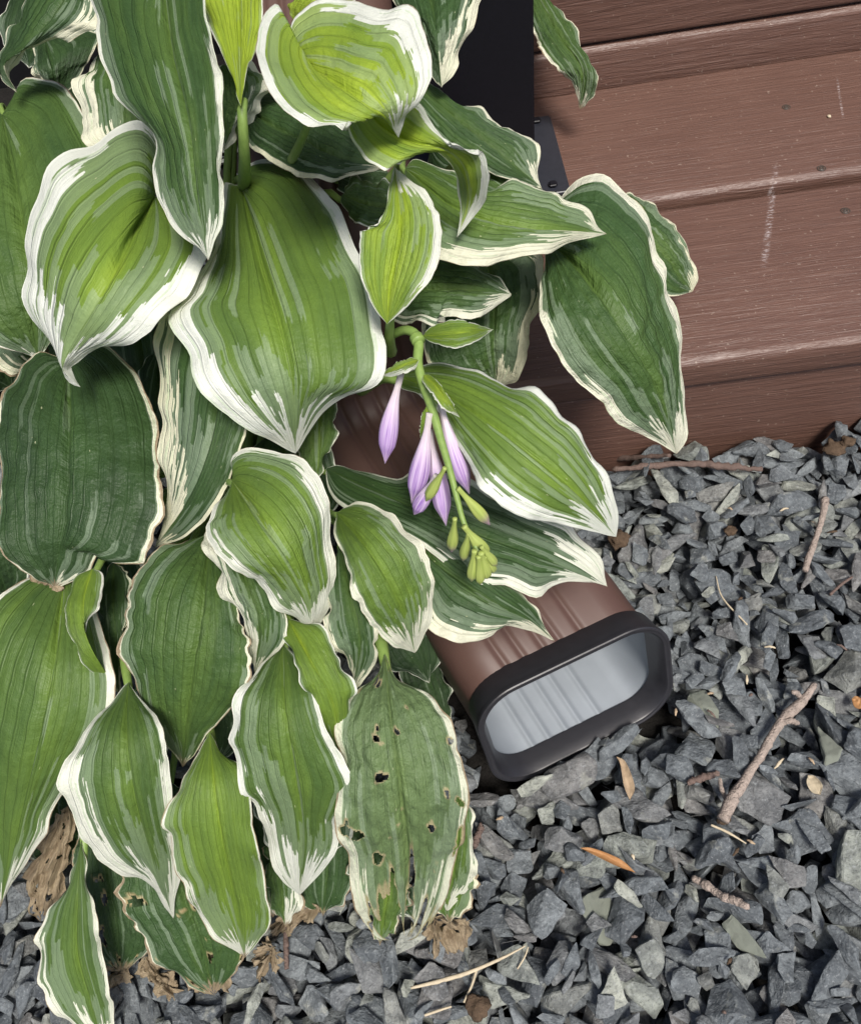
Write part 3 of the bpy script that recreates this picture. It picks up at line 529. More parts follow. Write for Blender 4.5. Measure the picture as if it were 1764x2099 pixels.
 dict(M=[(660,1650),(670,1780),(660,1880)], L=[(600,1720),(610,1830)], R=[(720,1720),(715,1830)], z=[.055,.045,.022], hue=.22, ml=.02, mr=.02, brown=.2, tear=.2),
 dict(M=[(740,1700),(790,1810),(850,1885)], L=[(780,1700),(840,1790)], R=[(720,1790),(770,1860)], z=[.05,.045,.02], hue=.2, ml=.02, mr=.06, brown=.15),
 dict(M=[(800,1780),(790,1860),(778,1938)], L=[(765,1820),(760,1900)], R=[(840,1830),(812,1900)], z=[.05,.04,.02], hue=.55, ml=.1, mr=.06, cream=.5, brown=.25, petiole=None),
 # ---- in the depth of the clump, gap shade put into mostly dark hues
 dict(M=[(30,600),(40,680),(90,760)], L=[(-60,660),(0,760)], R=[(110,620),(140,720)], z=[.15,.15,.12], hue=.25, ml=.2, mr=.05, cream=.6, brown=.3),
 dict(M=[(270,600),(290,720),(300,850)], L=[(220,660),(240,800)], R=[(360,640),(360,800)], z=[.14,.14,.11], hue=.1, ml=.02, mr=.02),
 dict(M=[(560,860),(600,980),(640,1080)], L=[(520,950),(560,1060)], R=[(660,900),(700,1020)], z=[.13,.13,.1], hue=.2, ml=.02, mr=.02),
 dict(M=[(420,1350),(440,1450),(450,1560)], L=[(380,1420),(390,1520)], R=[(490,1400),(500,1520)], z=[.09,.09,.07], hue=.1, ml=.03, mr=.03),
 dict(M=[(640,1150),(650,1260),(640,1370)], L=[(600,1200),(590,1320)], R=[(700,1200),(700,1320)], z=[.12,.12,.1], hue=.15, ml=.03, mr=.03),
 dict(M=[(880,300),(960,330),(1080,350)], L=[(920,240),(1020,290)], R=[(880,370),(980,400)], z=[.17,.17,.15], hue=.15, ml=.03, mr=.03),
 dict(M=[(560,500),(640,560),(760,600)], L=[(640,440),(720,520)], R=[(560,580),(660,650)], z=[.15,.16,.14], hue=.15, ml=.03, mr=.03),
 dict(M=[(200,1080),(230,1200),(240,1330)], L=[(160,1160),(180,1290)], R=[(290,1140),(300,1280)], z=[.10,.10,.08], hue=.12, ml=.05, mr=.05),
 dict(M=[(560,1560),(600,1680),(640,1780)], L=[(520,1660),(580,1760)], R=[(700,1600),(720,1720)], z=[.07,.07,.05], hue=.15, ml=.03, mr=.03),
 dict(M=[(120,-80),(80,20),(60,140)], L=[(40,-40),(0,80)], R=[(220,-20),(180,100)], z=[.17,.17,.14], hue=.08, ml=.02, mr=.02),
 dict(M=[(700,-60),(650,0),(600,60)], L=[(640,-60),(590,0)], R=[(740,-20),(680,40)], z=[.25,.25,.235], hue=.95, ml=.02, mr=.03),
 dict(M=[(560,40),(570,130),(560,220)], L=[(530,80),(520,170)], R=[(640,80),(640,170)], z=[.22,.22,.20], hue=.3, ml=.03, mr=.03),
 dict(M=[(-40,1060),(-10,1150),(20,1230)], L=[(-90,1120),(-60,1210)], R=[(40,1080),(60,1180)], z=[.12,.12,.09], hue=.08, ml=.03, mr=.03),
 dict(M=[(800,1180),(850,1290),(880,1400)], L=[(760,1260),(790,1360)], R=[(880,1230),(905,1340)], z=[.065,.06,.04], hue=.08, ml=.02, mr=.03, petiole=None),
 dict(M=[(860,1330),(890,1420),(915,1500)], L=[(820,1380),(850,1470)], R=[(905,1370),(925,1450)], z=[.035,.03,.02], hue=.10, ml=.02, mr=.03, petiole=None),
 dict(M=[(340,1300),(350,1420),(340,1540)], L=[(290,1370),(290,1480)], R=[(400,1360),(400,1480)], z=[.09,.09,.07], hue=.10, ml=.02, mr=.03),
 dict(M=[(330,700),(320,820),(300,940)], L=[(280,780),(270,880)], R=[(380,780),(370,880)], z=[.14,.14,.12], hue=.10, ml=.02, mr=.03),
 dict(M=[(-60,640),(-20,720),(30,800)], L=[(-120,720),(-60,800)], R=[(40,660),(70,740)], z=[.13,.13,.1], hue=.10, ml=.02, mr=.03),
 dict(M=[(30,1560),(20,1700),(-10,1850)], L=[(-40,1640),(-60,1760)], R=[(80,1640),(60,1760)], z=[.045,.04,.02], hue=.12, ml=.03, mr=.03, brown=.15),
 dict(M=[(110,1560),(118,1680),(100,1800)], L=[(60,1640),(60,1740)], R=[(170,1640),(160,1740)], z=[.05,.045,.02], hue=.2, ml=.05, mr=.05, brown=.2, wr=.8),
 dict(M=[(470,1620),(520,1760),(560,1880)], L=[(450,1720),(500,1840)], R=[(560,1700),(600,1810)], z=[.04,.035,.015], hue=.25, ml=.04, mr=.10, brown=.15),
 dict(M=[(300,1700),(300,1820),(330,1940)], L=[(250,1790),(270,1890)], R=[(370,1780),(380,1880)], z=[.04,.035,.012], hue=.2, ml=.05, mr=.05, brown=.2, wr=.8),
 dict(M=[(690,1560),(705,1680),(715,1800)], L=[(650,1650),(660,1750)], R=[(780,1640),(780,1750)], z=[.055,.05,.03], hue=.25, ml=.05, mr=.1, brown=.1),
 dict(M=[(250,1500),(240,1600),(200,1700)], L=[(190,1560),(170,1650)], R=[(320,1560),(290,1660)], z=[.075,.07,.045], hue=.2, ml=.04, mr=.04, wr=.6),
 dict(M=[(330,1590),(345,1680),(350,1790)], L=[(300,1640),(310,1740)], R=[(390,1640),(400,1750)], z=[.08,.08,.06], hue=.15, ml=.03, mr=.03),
]
for k, d in enumerate(LEAVES):
    d.setdefault('seed', 3.7*k+1.3); lf(**d)
# withered brown pieces hanging from the clump
DEAD = [
 ([(140,1650),(105,1730),(80,1810),(85,1890)],[(115,1690),(60,1770),(62,1840)],[(155,1690),(135,1780),(120,1860)],[.06,.05,.032,.01]),
 ([(100,1180),(115,1200),(128,1215)],[(80,1185),(90,1205)],[(140,1175),(138,1200)],[.156,.152,.14]),
 ([(390,1960),(420,1990),(440,2025)],[(380,1985),(400,2020)],[(440,1960),(470,2000)],[.03,.028,.012]),
 ([(20,690),(60,705),(100,735)],[(30,675),(75,690)],[(15,705),(60,725)],[.178,.178,.165]),
 ([(890,1880),(905,1930),(935,1965)],[(875,1900),(890,1950)],[(950,1880),(970,1900)],[.03,.022,.008]),
 ([(560,1940),(545,1960),(520,1975)],[(545,1930),(525,1950)],[(570,1960),(540,1985)],[.045,.04,.03]),
 ([(640,1850),(590,1880),(560,1920)],[(620,1840),(570,1870)],[(650,1870),(590,1905)],[.03,.025,.01]),
 ([(300,1960),(330,2010),(380,2060)],[(290,1985),(335,2040)],[(320,1965),(355,2010)],[.02,.016,.006]),
 ([(230,1950),(255,1985),(240,2040)],[(220,1965),(225,2010)],[(265,1960),(255,2010)],[.02,.018,.006]),
]
for k, (M, L, R, z) in enumerate(DEAD):
    leaf(hosta, M, L, R, z, dead=1., wr=.5, ruffle=.002, petiole=None, name='withered_leaf', label='crumpled dry brown withered hosta leaf', nu=34, seed=90+k, track=False, holes=.2, tear=.4)
# ------------------------------------------------------------------ flower stalk (part of the hosta)
def px3(L): return [hit(x, y, z) for x, y, z in L]
stem_px = [(782,730,.195),(790,700,.212),(808,684,.222),(832,676,.226),(852,686,.227),(858,706,.226),(856,745,.224),(868,790,.221),(886,840,.218),(903,900,.214),(922,965,.210),(936,1020,.206),(952,1075,.202),(985,1140,.196)]
stem = tube('flower_stalk', px3(stem_px), [.0013,.0016,.0019,.0018,.0016,.0013,.0010,.0008], MAT['stalk'], hosta, 12, 60)
tube('node', px3([(852,690,.2275),(858,700,.2275)]), [.0026,.0026], MAT['stalk'], stem, 12, 6)
def bud(A, B, zA, zB, wpx, mat, neck=.32, violet=0., name='flower_bud', label=None, bend=0., seed=0):
    a, b = hit(*A, zA), hit(*B, zB); n, s = 30, 24; ax = b-a; L = np.linalg.norm(ax); ax /= L
    rmax = wpx/2*np.linalg.norm(a-CAM)/F_PX*.88; side = np.cross(ax, [0, 0, 1]); side /= np.linalg.norm(side); up = np.cross(side, ax)
    V = []; UV = []
    for i in range(n):
        t = i/(n-1)
        prof = neck+(1-neck)*(math.sin(math.pi*min(1, max(0, (t-.14)/.86))**1.35)**1.15 if t > .14 else 0)
        prof *= min(1, (1-t)*5)**.6 if t > .8 else 1; prof = max(prof, .03)
        c = a+ax*L*t+side*bend*L*math.sin(math.pi*t)
        for j in range(s):
            th = 2*math.pi*j/s; rr_ = rmax*prof*(1+.05*math.cos(6*th))*(1+.02*math.sin(13*th)); V.append(c+side*rr_*math.cos(th)+up*rr_*math.sin(th)); UV.append((t, j/s))
    V += [a, b]; UV += [(0, .5), (1, .5)]; Fc = grid_faces(n, s, wrap=True); k = n*s
    Fc += [(k, (j+1) % s, j) for j in range(s)]+[(k+1, (n-1)*s+j, (n-1)*s+(j+1) % s) for j in range(s)]
    o = link(name, mesh_from(name, rel(V, stem), Fc, UV), mat, stem); o['seed'] = float(seed*3.1); o['violet'] = float(violet)
    if label: o['label'] = label
    return o
bud((822,766),(789,950),.222,.196,46,MAT['bud'],.34,bend=.03,seed=1)
bud((880,846),(843,1032),.219,.192,50,MAT['bud'],.32,bend=-.02,seed=2)
bud((880,880),(914,1078),.208,.186,44,MAT['bud'],.32,seed=3)
bud((902,826),(962,1012),.219,.195,46,MAT['bud'],.34,bend=.02,seed=4)
bud((896,975),(848,1055),.208,.192,36,MAT['bud'],.5,seed=5)
bud((912,958),(872,1028),.217,.200,26,MAT['gbud'],.4,seed=6,label='small yellow green unopened bud')
bud((938,1000),(1004,1076),.209,.192,30,MAT['gbud'],.4,1.,seed=7,label='green bud with a dusky violet tip')
bud((932,1062),(925,1132),.205,.186,27,MAT['gbud'],.4,1.,seed=8,label='green bud with a dusky violet tip')
bud((950,1078),(1002,1142),.206,.190,34,MAT['gbud'],.4,seed=9,label='small yellow green unopened bud')
bud((972,1128),(966,1192),.200,.184,27,MAT['gbud'],.5,.3,seed=10,label='small yellow green unopened bud')
bud((985,1132),(998,1186),.200,.184,30,MAT['gbud'],.5,seed=11,label='small yellow green unopened bud')
bud((992,1140),(1014,1172),.197,.184,22,MAT['gbud'],.5,.3,seed=12,label='small yellow green unopened bud')
bud((960,1092),(948,1150),.203,.187,24,MAT['gbud'],.45,.6,seed=13,label='green bud with a dusky violet tip')
bud((980,1140),(984,1198),.199,.183,24,MAT['gbud'],.5,seed=14,label='small yellow green unopened bud')
bud((986,1120),(1018,1160),.202,.189,22,MAT['gbud'],.5,.4,seed=15,label='small yellow green unopened bud')
def bract(M, L, R, z, **k):
    k = dict(dict(petiole=None, name='bract', ml=.05, mr=.05, cream=.1, wr=.05, amp=.5, ruffle=.0003, nu=30, brown=.0, bl=.001, br_=.001, dl=.001, dr=.001), **k)
    return leaf(stem, M, L, R, z, **k)
bract([(866,688),(905,686),(955,680),(1011,675)], [(885,668),(915,657),(945,656),(980,664)], [(880,700),(912,710),(945,712),(985,695)], [.226,.232,.232,.222], hue=.78, dl=.004, dr=.004, seed=71)
bract([(858,738),(830,748),(805,760),(779,770)], [(845,733),(815,742),(795,756)], [(850,756),(825,766),(800,772)], [.227,.230,.228,.220], hue=.85, ml=.03, mr=.35, seed=72)
bract([(868,768),(895,790),(915,820),(942,856)], [(882,768),(908,796),(926,824)], [(866,782),(885,808),(908,838)], [.224,.227,.226,.218], hue=.88, ml=.06, mr=.10, seed=73)
bract([(878,826),(872,860),(862,905)], [(866,845),(860,880)], [(890,845),(878,880)], [.219,.216,.208], hue=.8, seed=74)
# ------------------------------------------------------------------ second hosta behind the post
c2 = np.array([.01, .80, -.005]); keepC = CROWN
back_h = empty('hosta_behind_post', tuple(c2), 'smaller hosta behind the black post with one leaf curling over the upper tread', 'plant'); back_h.name = 'hosta'
CROWN = c2
leaf(back_h, [(1062,-90),(1105,0),(1150,80),(1190,140),(1188,224)], [(1070,0),(1092,70),(1118,118),(1158,160),(1176,190)], [(1100,-60),(1135,5),(1170,55),(1205,110),(1226,160),(1222,196),(1205,216)], [.165,.165,.155,.143,.118], hue=.36, ml=.08, mr=.06, cream=.4, wr=.8, brown=.12, seed=81)
for k, (M, L, R, z, hu) in enumerate([
 ([(900,-150),(870,-80),(850,0)],[(850,-120),(820,-40)],[(960,-100),(920,-20)],[.2,.2,.17],.2),
 ([(980,-160),(1010,-90),(1000,-20)],[(950,-110),(960,-50)],[(1060,-120),(1050,-40)],[.16,.16,.13],.25),
 ([(760,-160),(730,-80),(700,-10)],[(690,-120),(670,-40)],[(820,-100),(770,-10)],[.22,.22,.2],.3)]):
    leaf(back_h, M, L, R, z, hue=hu, ml=.08, mr=.08, cream=.4, wr=.5, seed=84+k)
CROWN = keepC
# ------------------------------------------------------------------ gravel
def hull(seed, hi):
    r = np.random.default_rng(seed); n = int(r.integers(9, 15)); k = r.random()
    sc = np.array([1, .58+.3*r.random(), .26+.28*r.random()]) if k < .65 else np.array([1.2, .42, .26])
    P = r.normal(size=(n, 3)); P /= np.linalg.norm(P, axis=1)[:, None]; P = np.sign(P)*np.abs(P)**.8*sc*.62
    bm = bmesh.new()
    for p in P: bm.verts.new(p)
    res = bmesh.ops.convex_hull(bm, input=bm.verts[:]); 
    bmesh.ops.delete(bm, geom=[v for v in bm.verts if not v.link_faces], context='VERTS')
    bmesh.ops.dissolve_limit(bm, angle_limit=math.radians(9), verts=bm.verts[:], edges=bm.edges[:])
    bm.normal_update(); planes = np.array([[*f.normal, f.normal.dot(f.verts[0].co)] for f in bm.faces])
    bmesh.ops.bevel(bm, geom=bm.edges[:], offset=.022, segments=1, affect='EDGES')
    if hi:
        bmesh.ops.triangulate(bm, faces=bm.faces[:])
        for _ in range(3):
            lng = [e for e in bm.edges if e.calc_length() > .16]
            if not lng: break
            bmesh.ops.subdivide_edges(bm, edges=lng, cuts=1); bmesh.ops.triangulate(bm, faces=bm.faces[:])
        bm.normal_update()
        for v in bm.verts:
            q = v.co*3.1+Vector((seed, 0, 0)); v.co += v.normal*(.045*noise.noise(q)+.022*noise.noise(q*3))
    me = bpy.data.meshes.new('gravel_stone'); bm.to_mesh(me); bm.free(); return me, planes
NB = 26
STONES = [hull(100+i, True) for i in range(NB)]; LOW = [hull(100+i, False)[0] for i in range(NB)]
for me, _ in STONES: me.materials.append(MAT['slate'])
GX0, GY0, CELL = -.60, -.16, .002; GNX, GNY = int(1.35/CELL), int(1.0/CELL)
HM = np.full((GNX, GNY), -.026); OWN = np.full((GNX, GNY), -1)
gx = GX0+(np.arange(GNX)+.5)*CELL; gy = GY0+(np.arange(GNY)+.5)*CELL
XX, YY = np.meshgrid(gx, gy, indexing='ij')
blocked = ((XX > ST_X0) & (YY > FRONT+.004)) | (np.abs((XX-CROWN[0])**2+(YY-CROWN[1])**2) < .0009)
relp = np.stack([XX-mouth[0], YY-mouth[1]], -1); al = relp@DIR[:2]; ac = relp@WID[:2]
al2 = relp@DF[:2]; onpipe = (al2 < .016) & (al > -.25) & (np.abs(ac) < np.where(al > -.02, .054, .047))
def rotm(seed_r, tilt):
    yaw = seed_r.random()*6.283; tx, ty = seed_r.normal(size=2)*tilt
    return np.array(Matrix.Rotation(yaw, 3, 'Z') @ Matrix.Rotation(tx, 3, 'X') @ Matrix.Rotation(ty, 3, 'Y'))
placed = []
def try_place(cx, cy, size, tries, tilt, r, mode='low'):
    best = None
    for _ in range(tries):
        b = int(r.integers(NB)); Rm = rotm(r, tilt); jx, jy = cx+r.normal()*.004, cy+r.normal()*.004
        pl = STONES[b][1]; n = pl[:, :3]@Rm.T; d = pl[:, 3]*size; rad = size*.72
        i0, i1 = int((jx-rad-GX0)/CELL), int((jx+rad-GX0)/CELL)+1; j0, j1 = int((jy-rad-GY0)/CELL), int((jy+rad-GY0)/CELL)+1
        if i0 < 0 or j0 < 0 or i1 >= GNX or j1 >= GNY: return
        x = XX[i0:i1, j0:j1]-jx; y = YY[i0:i1, j0:j1]-jy
        top = np.full(x.shape, 9.); bot = np.full(x.shape, -9.)
        for (nx, ny, nz), dd in zip(n, d):
            if nz > 1e-3: top = np.minimum(top, (dd-nx*x-ny*y)/nz)
            elif nz < -1e-3: bot = np.maximum(bot, (dd-nx*x-ny*y)/nz)
            else: top = np.where(nx*x+ny*y > dd, -9, top)
        ins = top > bot
        if ins.sum() < 4: continue
        if (blocked[i0:i1, j0:j1] & ins).any() or (onpipe[i0:i1, j0:j1] & ins).mean() > .02*ins.mean(): continue
        z = np.percentile((HM[i0:i1, j0:j1]-bot)[ins], 95)
        sc = z+(top[ins].max())*.6
        if best is None or sc < best[0]: best = (sc, z, b, Rm, jx, jy, top, ins, (i0, i1, j0, j1), size)
    if best is None: return
    sc, z, b, Rm, jx, jy, top, ins, (i0, i1, j0, j1), size = best
    if z+top[ins].max() > .019: return
    H = HM[i0:i1, j0:j1]; O = OWN[i0:i1, j0:j1]; up = ins & (z+top > H); H[up] = (z+top)[up]; O[up] = len(placed)
    placed.append((b, Rm, (jx, jy, z), size))
r = np.random.default_rng(5)
def scatter(x0, x1, y0, y1, step, smin, smax, tries, tilt):
    xs = np.arange(x0, x1, step); ys = np.arange(y0, y1, step); pts = [(x+r.normal()*step*.3, y+r.normal()*step*.3) for x in xs for y in ys]; r.shuffle(pts)
    for x, y in pts: try_place(x, y, smin+(smax-smin)*r.random()**1.6, tries, tilt, r)
scatter(-.46, .62, -.13, .31, .016, .020, .028, 2, .35)
scatter(-.46, .012, .31, .80, .024, .020, .030, 1, .35)
scatter(-.32, .40, -.07, .31, .0142, .015, .028, 5, .36)
scatter(-.32, .36, -.05, .31, .0142, .014, .028, 6, .42)
scatter(-.30, .34, -.04, .31, .0140, .008, .020, 5, .5)
# which stones does the photograph show?
cnt = np.zeros(len(placed)); gz = HM; m = OWN >= 0
P3 = np.stack([XX, YY, gz], -1); qx, qy = proj(P3)
def inpoly(poly, x, y):
    c = np.zeros(x.shape, bool); n = len(poly)
    for i in range(0, n):
        x1, y1 = poly[i]; x2, y2 = poly[(i+1) % n]
        if y1 == y2: continue
        c ^= ((y1 > y) != (y2 > y)) & (x < (x2-x1)*(y-y1)/(y2-y1)+x1)
    return c
vis = m & (qx > 0) & (qx < 1764) & (qy > 0) & (qy < 2098)
vi = np.where(vis); hid = np.zeros(len(vi[0]), bool); ax_, ay_ = qx[vi], qy[vi]
for poly in LEAF_POLYS: hid |= inpoly(poly[::3], ax_, ay_)
hid |= inpoly(np.array([(1010,1610),(960,1540),(880,1330),(1240,1190),(1330,1255),(1366,1300),(1350,1430)]), ax_, ay_)
dist = np.linalg.norm(P3[vi]-CAM, axis=1)
np.add.at(cnt, OWN[vi][~hid], (1/dist**2)[~hid])
order = np.argsort(-cnt); chosen = [int(i) for i in order[:300] if cnt[i] > 0]; chs = set(chosen)
print('stones', len(placed), 'visible', int((cnt > 0).sum()), 'individual', len(chosen))
pale_ids = set()
for tx, ty in ((1232, 1815), (1690, 1570), (1492, 1925), (1420, 1440)):
    c = min((i for i in chosen[:200]), key=lambda i: (lambda q: (q[0]-tx)**2+(q[1]-ty)**2)(proj(np.array(placed[i][2])))); pale_ids.add(c)
def place_words(x, y):
    if y < 1110: return 'lying at the foot of the brown step'
    if x < 620: return 'under the drooping leaf tips at lower left'
    if x < 1010 and y > 1600: return 'below the tattered hosta leaf'
    if y < 1420: return 'between the step and the downspout mouth' if x < 1560 else 'out by the short straight twig'
    if y < 1720: return 'just in front of the downspout mouth' if x < 1400 else 'around the long pale twig'
    return 'in the open gravel at lower right' if x > 1400 else 'in the open gravel below the mouth'
for i in chosen:
    b, Rm, loc, size = placed[i]; me = STONES[b][0]; mx = Matrix([[*(Rm[a]*size), loc[a]] for a in range(3)]+[[0, 0, 0, 1]])
    o = bpy.data.objects.new('gravel_stone', me); COL.objects.link(o); o.matrix_world = mx
    q = proj(np.array(loc)); big = 'large' if size > .0235 else ('middling' if size > .018 else 'small')
    if i in pale_ids:
        o.data = me.copy(); o.data.materials.clear(); o.data.materials.append(MAT['pale'])
        wp = {0: 'pale greenish speckled stone '}[0]+place_words(q[0], q[1])+(' , nearest the picture edge' if q[0] > 1650 else '')
        tag(o, wp.replace(' ,', ','), 'stone', 'pale stones in the gravel')
    else:
        tag(o, big+' angular slate grey gravel stone '+place_words(q[0], q[1]), 'stone', big+' gravel stones '+place_words(q[0], q[1]))
# the rest of the gravel, smaller or buried: one mesh
V = []; Fc = []; base = 0; lowd = []
for me in LOW:
    co_ = np.empty(len(me.vertices)*3); me.vertices.foreach_get('co', co_); lowd.append((co_.reshape(-1, 3), [tuple(p.vertices) for p in me.polygons]))
for i, (b, Rm, loc, size) in enumerate(placed):
    if i in chs: continue
    v, f = lowd[b]; V.append(v@(Rm.T*size)+np.array(loc)); Fc += [tuple(x+base for x in t) for t in f]; base += len(v)
V = np.vstack(V)
tag(link('gravel_bed', mesh_from('gravel_bed', V, Fc), MAT['slate_bed'], None, False), 'dark slate chippings filling the bed under and between the larger stones', 'gravel', kind='stuff')
def gz_at(px, py, lift=.0):
    z = .0
    for _ in range(4):
        p = hit(px, py, z); i, j = int((p[0]-GX0)/CELL), int((p[1]-GY0)/CELL)
        z = float(HM[max(0, i-2):i+3, max(0, j-2):j+3].max()) if 0 <= i < GNX and 0 <= j < GNY else 0.
    return hit(px, py, z+lift)
# ------------------------------------------------------------------ twigs and litter
def litter(name, pts, rad, mat, label, cat, knots=.35, sides=9, n=30, flat=1., group=None, minz=None):
    P = np.array([gz_at(x, y, max(rad)*.8) for x, y in pts]); zs = P[:, 2]; t = np.linspace(0, 1, len(P)); zl = np.interp(t, [0, 1], [zs[0], zs[-1]])
    up = max(0, float((zs-zl).max())); P = np.array([hit(x, y, z_+up*.6) for (x, y), z_ in zip(pts, zl)])
    o = tube(name, P, rad, mat, None, sides, n, knots, flat, seed=int(pts[0][0])); return tag(o, label, cat, group)
T1 = litter('twig', [(1668,1402),(1640,1440),(1600,1478),(1560,1545),(1520,1605),(1490,1655),(1482,1680)], [.0015,.0022,.0027,.0021,.0023,.0020,.0022,.0030,.0028], MAT['bark'], 'long pale knobbly twig lying on gravel with a brown cut end', 'twig', .16, 12, 46)
def side(par, pts, rad, name='side_shoot'):
    P = [gz_at(x, y, l) for x, y, l in pts]; tube(name, P, rad, par.data.materials[0], par, 8, 12, .4)
side(T1, [(1600,1482,.006),(1618,1476,.010),(1634,1482,.011)], [.0016,.0014,.0010]); side(T1, [(1490,1640,.004),(1478,1618,.008),(1474,1596,.009)], [.0014,.001,.0008])
side(T1, [(1645,1440,.005),(1632,1420,.009),(1620,1418,.010)], [.0016,.0013,.001])
ce = gz_at(1482, 1681, .0026); bm = bmesh.new(); bmesh.ops.create_icosphere(bm, subdivisions=3, radius=.0033)
for v_ in bm.verts: v_.co *= 1+.25*noise.noise(v_.co*700); v_.co.y *= .6
me_ = bpy.data.meshes.new('cut_end'); bmesh.ops.translate(bm, vec=Vector(rel([ce], T1)[0]), verts=bm.verts); bm.to_mesh(me_); bm.free(); link('cut_end', me_, MAT['crumb'], T1)
T2 = litter('twig', [(1690,1022),(1684,1060),(1668,1110),(1655,1145),(1648,1170)], [.0024,.0018,.0016,.0019,.0017], MAT['bark'], 'short straight pale twig on gravel below the step', 'twig', .15, 10, 30)
side(T2, [(1686,1035,.004),(1696,1030,.006)], [.0014,.001])
T3 = litter('twig', [(1418,1798),(1448,1815),(1478,1835),(1510,1848),(1532,1858)], [.0014,.0020,.0016,.0021,.0014], MAT['bark'], 'stubby pinkish twig with bumps in the lower right gravel', 'twig', .3, 10, 30)
T4 = litter('twig', [(1255,962),(1330,955),(1400,950),(1480,955),(1560,962)], [.0015,.0019,.0018,.0022,.0014], MAT['redbark'], 'brown jointed twig lying along the foot of the step', 'twig', .45, 9, 40)
litter('twig', [(1240,940),(1300,938),(1372,932)], [.0018,.0015,.0012], MAT['redbark'], 'short dark twig tucked against the riser under the large leaf tip', 'twig', .4, 9, 24)
litter('twig', [(1405,1895),(1440,1888),(1468,1880)], [.001,.0012,.0009], MAT['redbark'], 'tiny dark twig stub beside the stubby pinkish twig', 'twig', .5) if False else None
litter('twig', [(1408,1700-95),(1440,1592),(1470,1585)], [.0012,.0016,.0012], MAT['redbark'], 'small dark brown twig left of the long pale twig', 'twig', .6)
litter('twig', [(986,1690),(972,1735)], [.0016,.0014], MAT['redbark'], 'red brown twig end beside the tattered leaf', 'twig', .4)
litter('stem', [(584,1880),(586,1930),(588,1985)], [.0012,.0013,.0012], MAT['redbark'], 'upright reddish stem piece under the leaf tips', 'stem', .25)
litter('stem', [(1700,1218),(1722,1198),(1745,1182)], [.0008,.0008,.0006], MAT['redbark'], 'thin red stem near the right edge of the gravel', 'stem', .15)
litter('straw', [(842,2024),(900,2010),(960,1992),(1030,1962),(1076,1938)], [.0006,.0010,.0009,.0007,.0003], MAT['straw'], 'long cream straw curving over stones below the torn leaf', 'straw', .08, 6, flat=.6)
litter('straw', [(976,1988),(966,2020),(950,2054)], [.0007,.0006,.0005], MAT['straw'], 'short cream straw branching down from the long curved straw', 'straw', .08, 6)
litter('straw', [(1456,1690),(1490,1705),(1528,1728)], [.0006,.0007,.0003], MAT['straw'], 'short pale straw below the cut end of the long twig', 'straw', .05, 6)
litter('straw', [(1466,1180),(1480,1225),(1530,1280)], [.0003,.0005,.0005], MAT['straw'], 'thin bent straw right of the downspout mouth', 'straw', .05, 6)
litter('straw', [(870,2080),(905,2068),(925,2062)], [.0006,.0006,.0004], MAT['straw'], 'little pale straw at the bottom edge of the gravel', 'straw', .05, 6)
litter('straw', [(1060,1985),(1075,1960),(1082,1940)], [.0004,.0004,.0003], MAT['straw'], 'hair thin straw beside the tip of the long curved straw', 'straw', .05, 6)
def flake(name, M, L, R, mat, label, cat, bow=.002):
    nu, nv = 18, 9; m2, l2, q2 = spline(M, nu), spline([M[0]]+L+[M[-1]], nu), spline([M[0]]+R+[M[-1]], nu)
    za = gz_at(*M[0])[2]; zb = gz_at(*M[-1])[2]; zc = max((za+zb)/2, gz_at(*M[len(M)//2])[2]-.001); P = []
    for i in range(nu):
        t = i/(nu-1); z = np.interp(t, [0, .5, 1], [za, zc, zb])+.0015
        for j in range(nv):
            s = -1+2*j/(nv-1); q = m2[i]+((l2 if s < 0 else q2)[i]-m2[i])*abs(s)
            P.append(hit(q[0], q[1], z+bow*(abs(s)**1.5)*math.sin(math.pi*t)+.0008*noise.noise(Vector((t*6, s*3, M[0][0])))))
    P = np.array(P); c = P.mean(0); top = P-c; bot = top-np.array([0, 0, .0004]); Fc = grid_faces(nu, nv); n = nu*nv
    Fc = Fc+[tuple(k+n for k in f[::-1]) for f in Fc]
    o = link(name, mesh_from(name, np.vstack([top, bot]), Fc), mat); o.location = c; return tag(o, label, cat)
flake('dry_leaf', [(1188,1737),(1240,1752),(1302,1788)], [(1215,1738),(1270,1760)], [(1210,1748),(1265,1775)], MAT['orange'], 'narrow orange dead leaf blade on gravel below the mouth', 'dry leaf')
flake('dry_leaf', [(1262,1550),(1282,1590),(1290,1640)], [(1270,1565),(1278,1610)], [(1282,1562),(1300,1612)], MAT['dry'], 'thin curled tan leaf scrap between mouth and lower gravel', 'dry leaf')
flake('dry_leaf', [(1654,1588),(1668,1604),(1680,1628)], [(1652,1605),(1662,1622)], [(1668,1590),(1684,1608)], MAT['straw'], 'small tan leaf flake right of the long twig', 'dry leaf')
flake('dry_leaf', [(1744,1432),(1756,1438),(1772,1446)], [(1750,1448),(1762,1452)], [(1752,1426),(1765,1432)], MAT['orange'], 'orange brown leaf scrap at the right edge', 'dry leaf')
flake('leaf_litter', [(1165,440-12),(1182,428),(1200,426)], [(1175,424),(1190,422)], [(1175,432),(1190,432)], MAT['dry'], 'tan chip lying in the gap between the tread boards', 'debris') if False else None
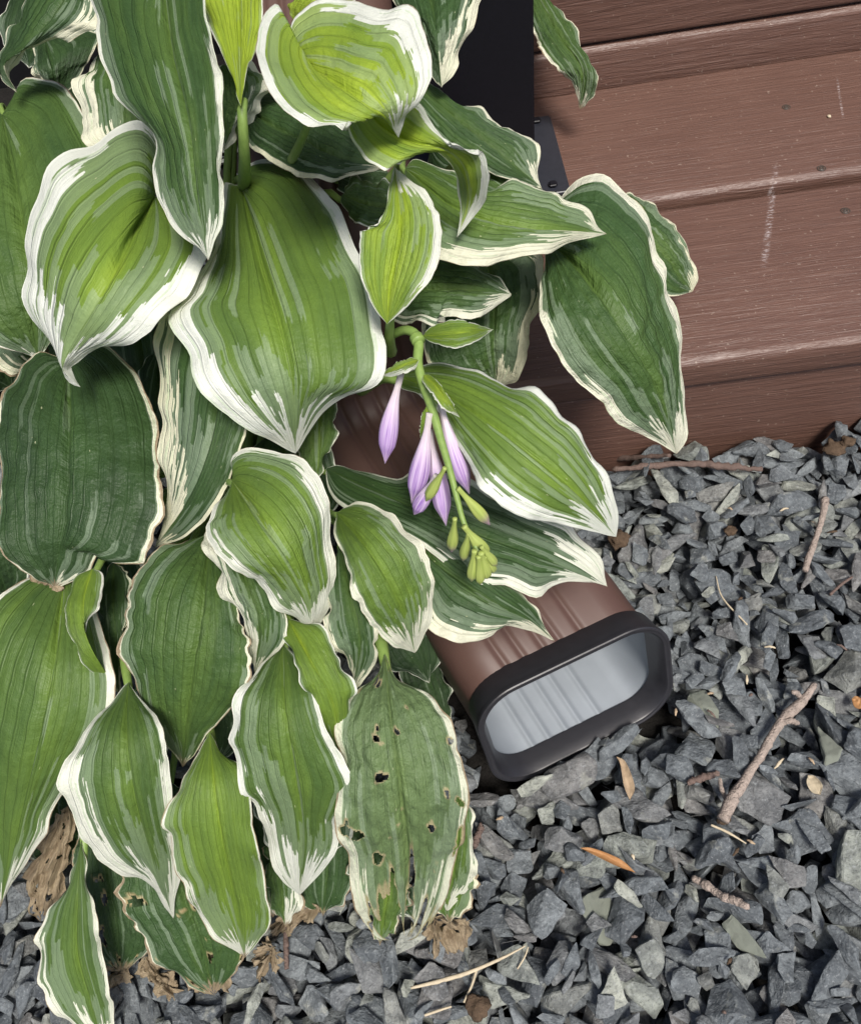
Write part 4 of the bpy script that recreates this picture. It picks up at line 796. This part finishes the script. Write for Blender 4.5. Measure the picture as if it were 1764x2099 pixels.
def crumb(px, py, s, label, lift=0., z=None):
    bm = bmesh.new(); bmesh.ops.create_icosphere(bm, subdivisions=3, radius=s)
    for v in bm.verts: v.co *= 1+.55*noise.noise(v.co*(1.6/s)+Vector((px, 0, 0)))+.25*noise.noise(v.co*(4/s)); v.co.z *= .6
    me = bpy.data.meshes.new('crumb'); bm.to_mesh(me); bm.free(); o = link('debris', me, MAT['crumb']); o.location = gz_at(px, py, s*.4) if z is None else hit(px, py, z); tag(o, label, 'debris')
crumb(1268,1105,.006,'brown crumbly seed clump beside the white leaf tip'); crumb(1495,1088,.0035,'brown crumb in the gravel below the step')
crumb(1708,918,.006,'tan dried clump against the step at right'); crumb(980,2062,.005,'brown dried bud at the bottom of the gravel'); crumb(1735,905,.004,'small brown crumb against the step at far right')
def speck(px, py, z, s, mat, label):
    bm = bmesh.new(); bmesh.ops.create_icosphere(bm, subdivisions=2, radius=s)
    for v in bm.verts: v.co *= 1+.4*noise.noise(v.co*(1.5/s)); v.co.z *= .6
    me = bpy.data.meshes.new('speck'); bm.to_mesh(me); bm.free(); o = link('grit', me, mat); o.location = hit(px, py, z+s*.5); tag(o, label, 'grit')
speck(1698, 238, TREAD, .0014, MAT['straw'], 'pale grit grain on the tread right of the upper screw')
speck(1651, 100, TREAD+.001, .0022, MAT['dry'], 'tan seed husk resting at the foot of the upper riser')
speck(1310, 108, TREAD+.001, .0011, MAT['straw'], 'tiny pale crumb on the riser foot left of the husk')

rb = np.random.default_rng(31)
for k in range(22):                                     # plant crumbs caught between the stones
    x0, y0 = rb.uniform(980, 1740), rb.uniform(1000, 2080)
    if y0 < 1640 and x0 < 1400: x0 += 380; x0 = min(x0, 1740)
    a0 = rb.uniform(0, 6.28); l = rb.uniform(8, 26)
    P = np.array([gz_at(x0+l*t*math.cos(a0), y0+l*t*math.sin(a0), .0008) for t in (-.5, 0, .5)]); P[:, 2] = P[:, 2].mean()+np.array([0, .001, 0])
    o = tube('plant_crumb', P, [.0003, .0008, .0004], MAT[('straw', 'dry', 'redbark', 'crumb')[k % 4]], None, 6, 8, .4, .5, seed=k)
    tag(o, 'tiny dry plant crumb caught between the dark gravel stones', 'debris', 'tiny plant crumbs in the gravel')
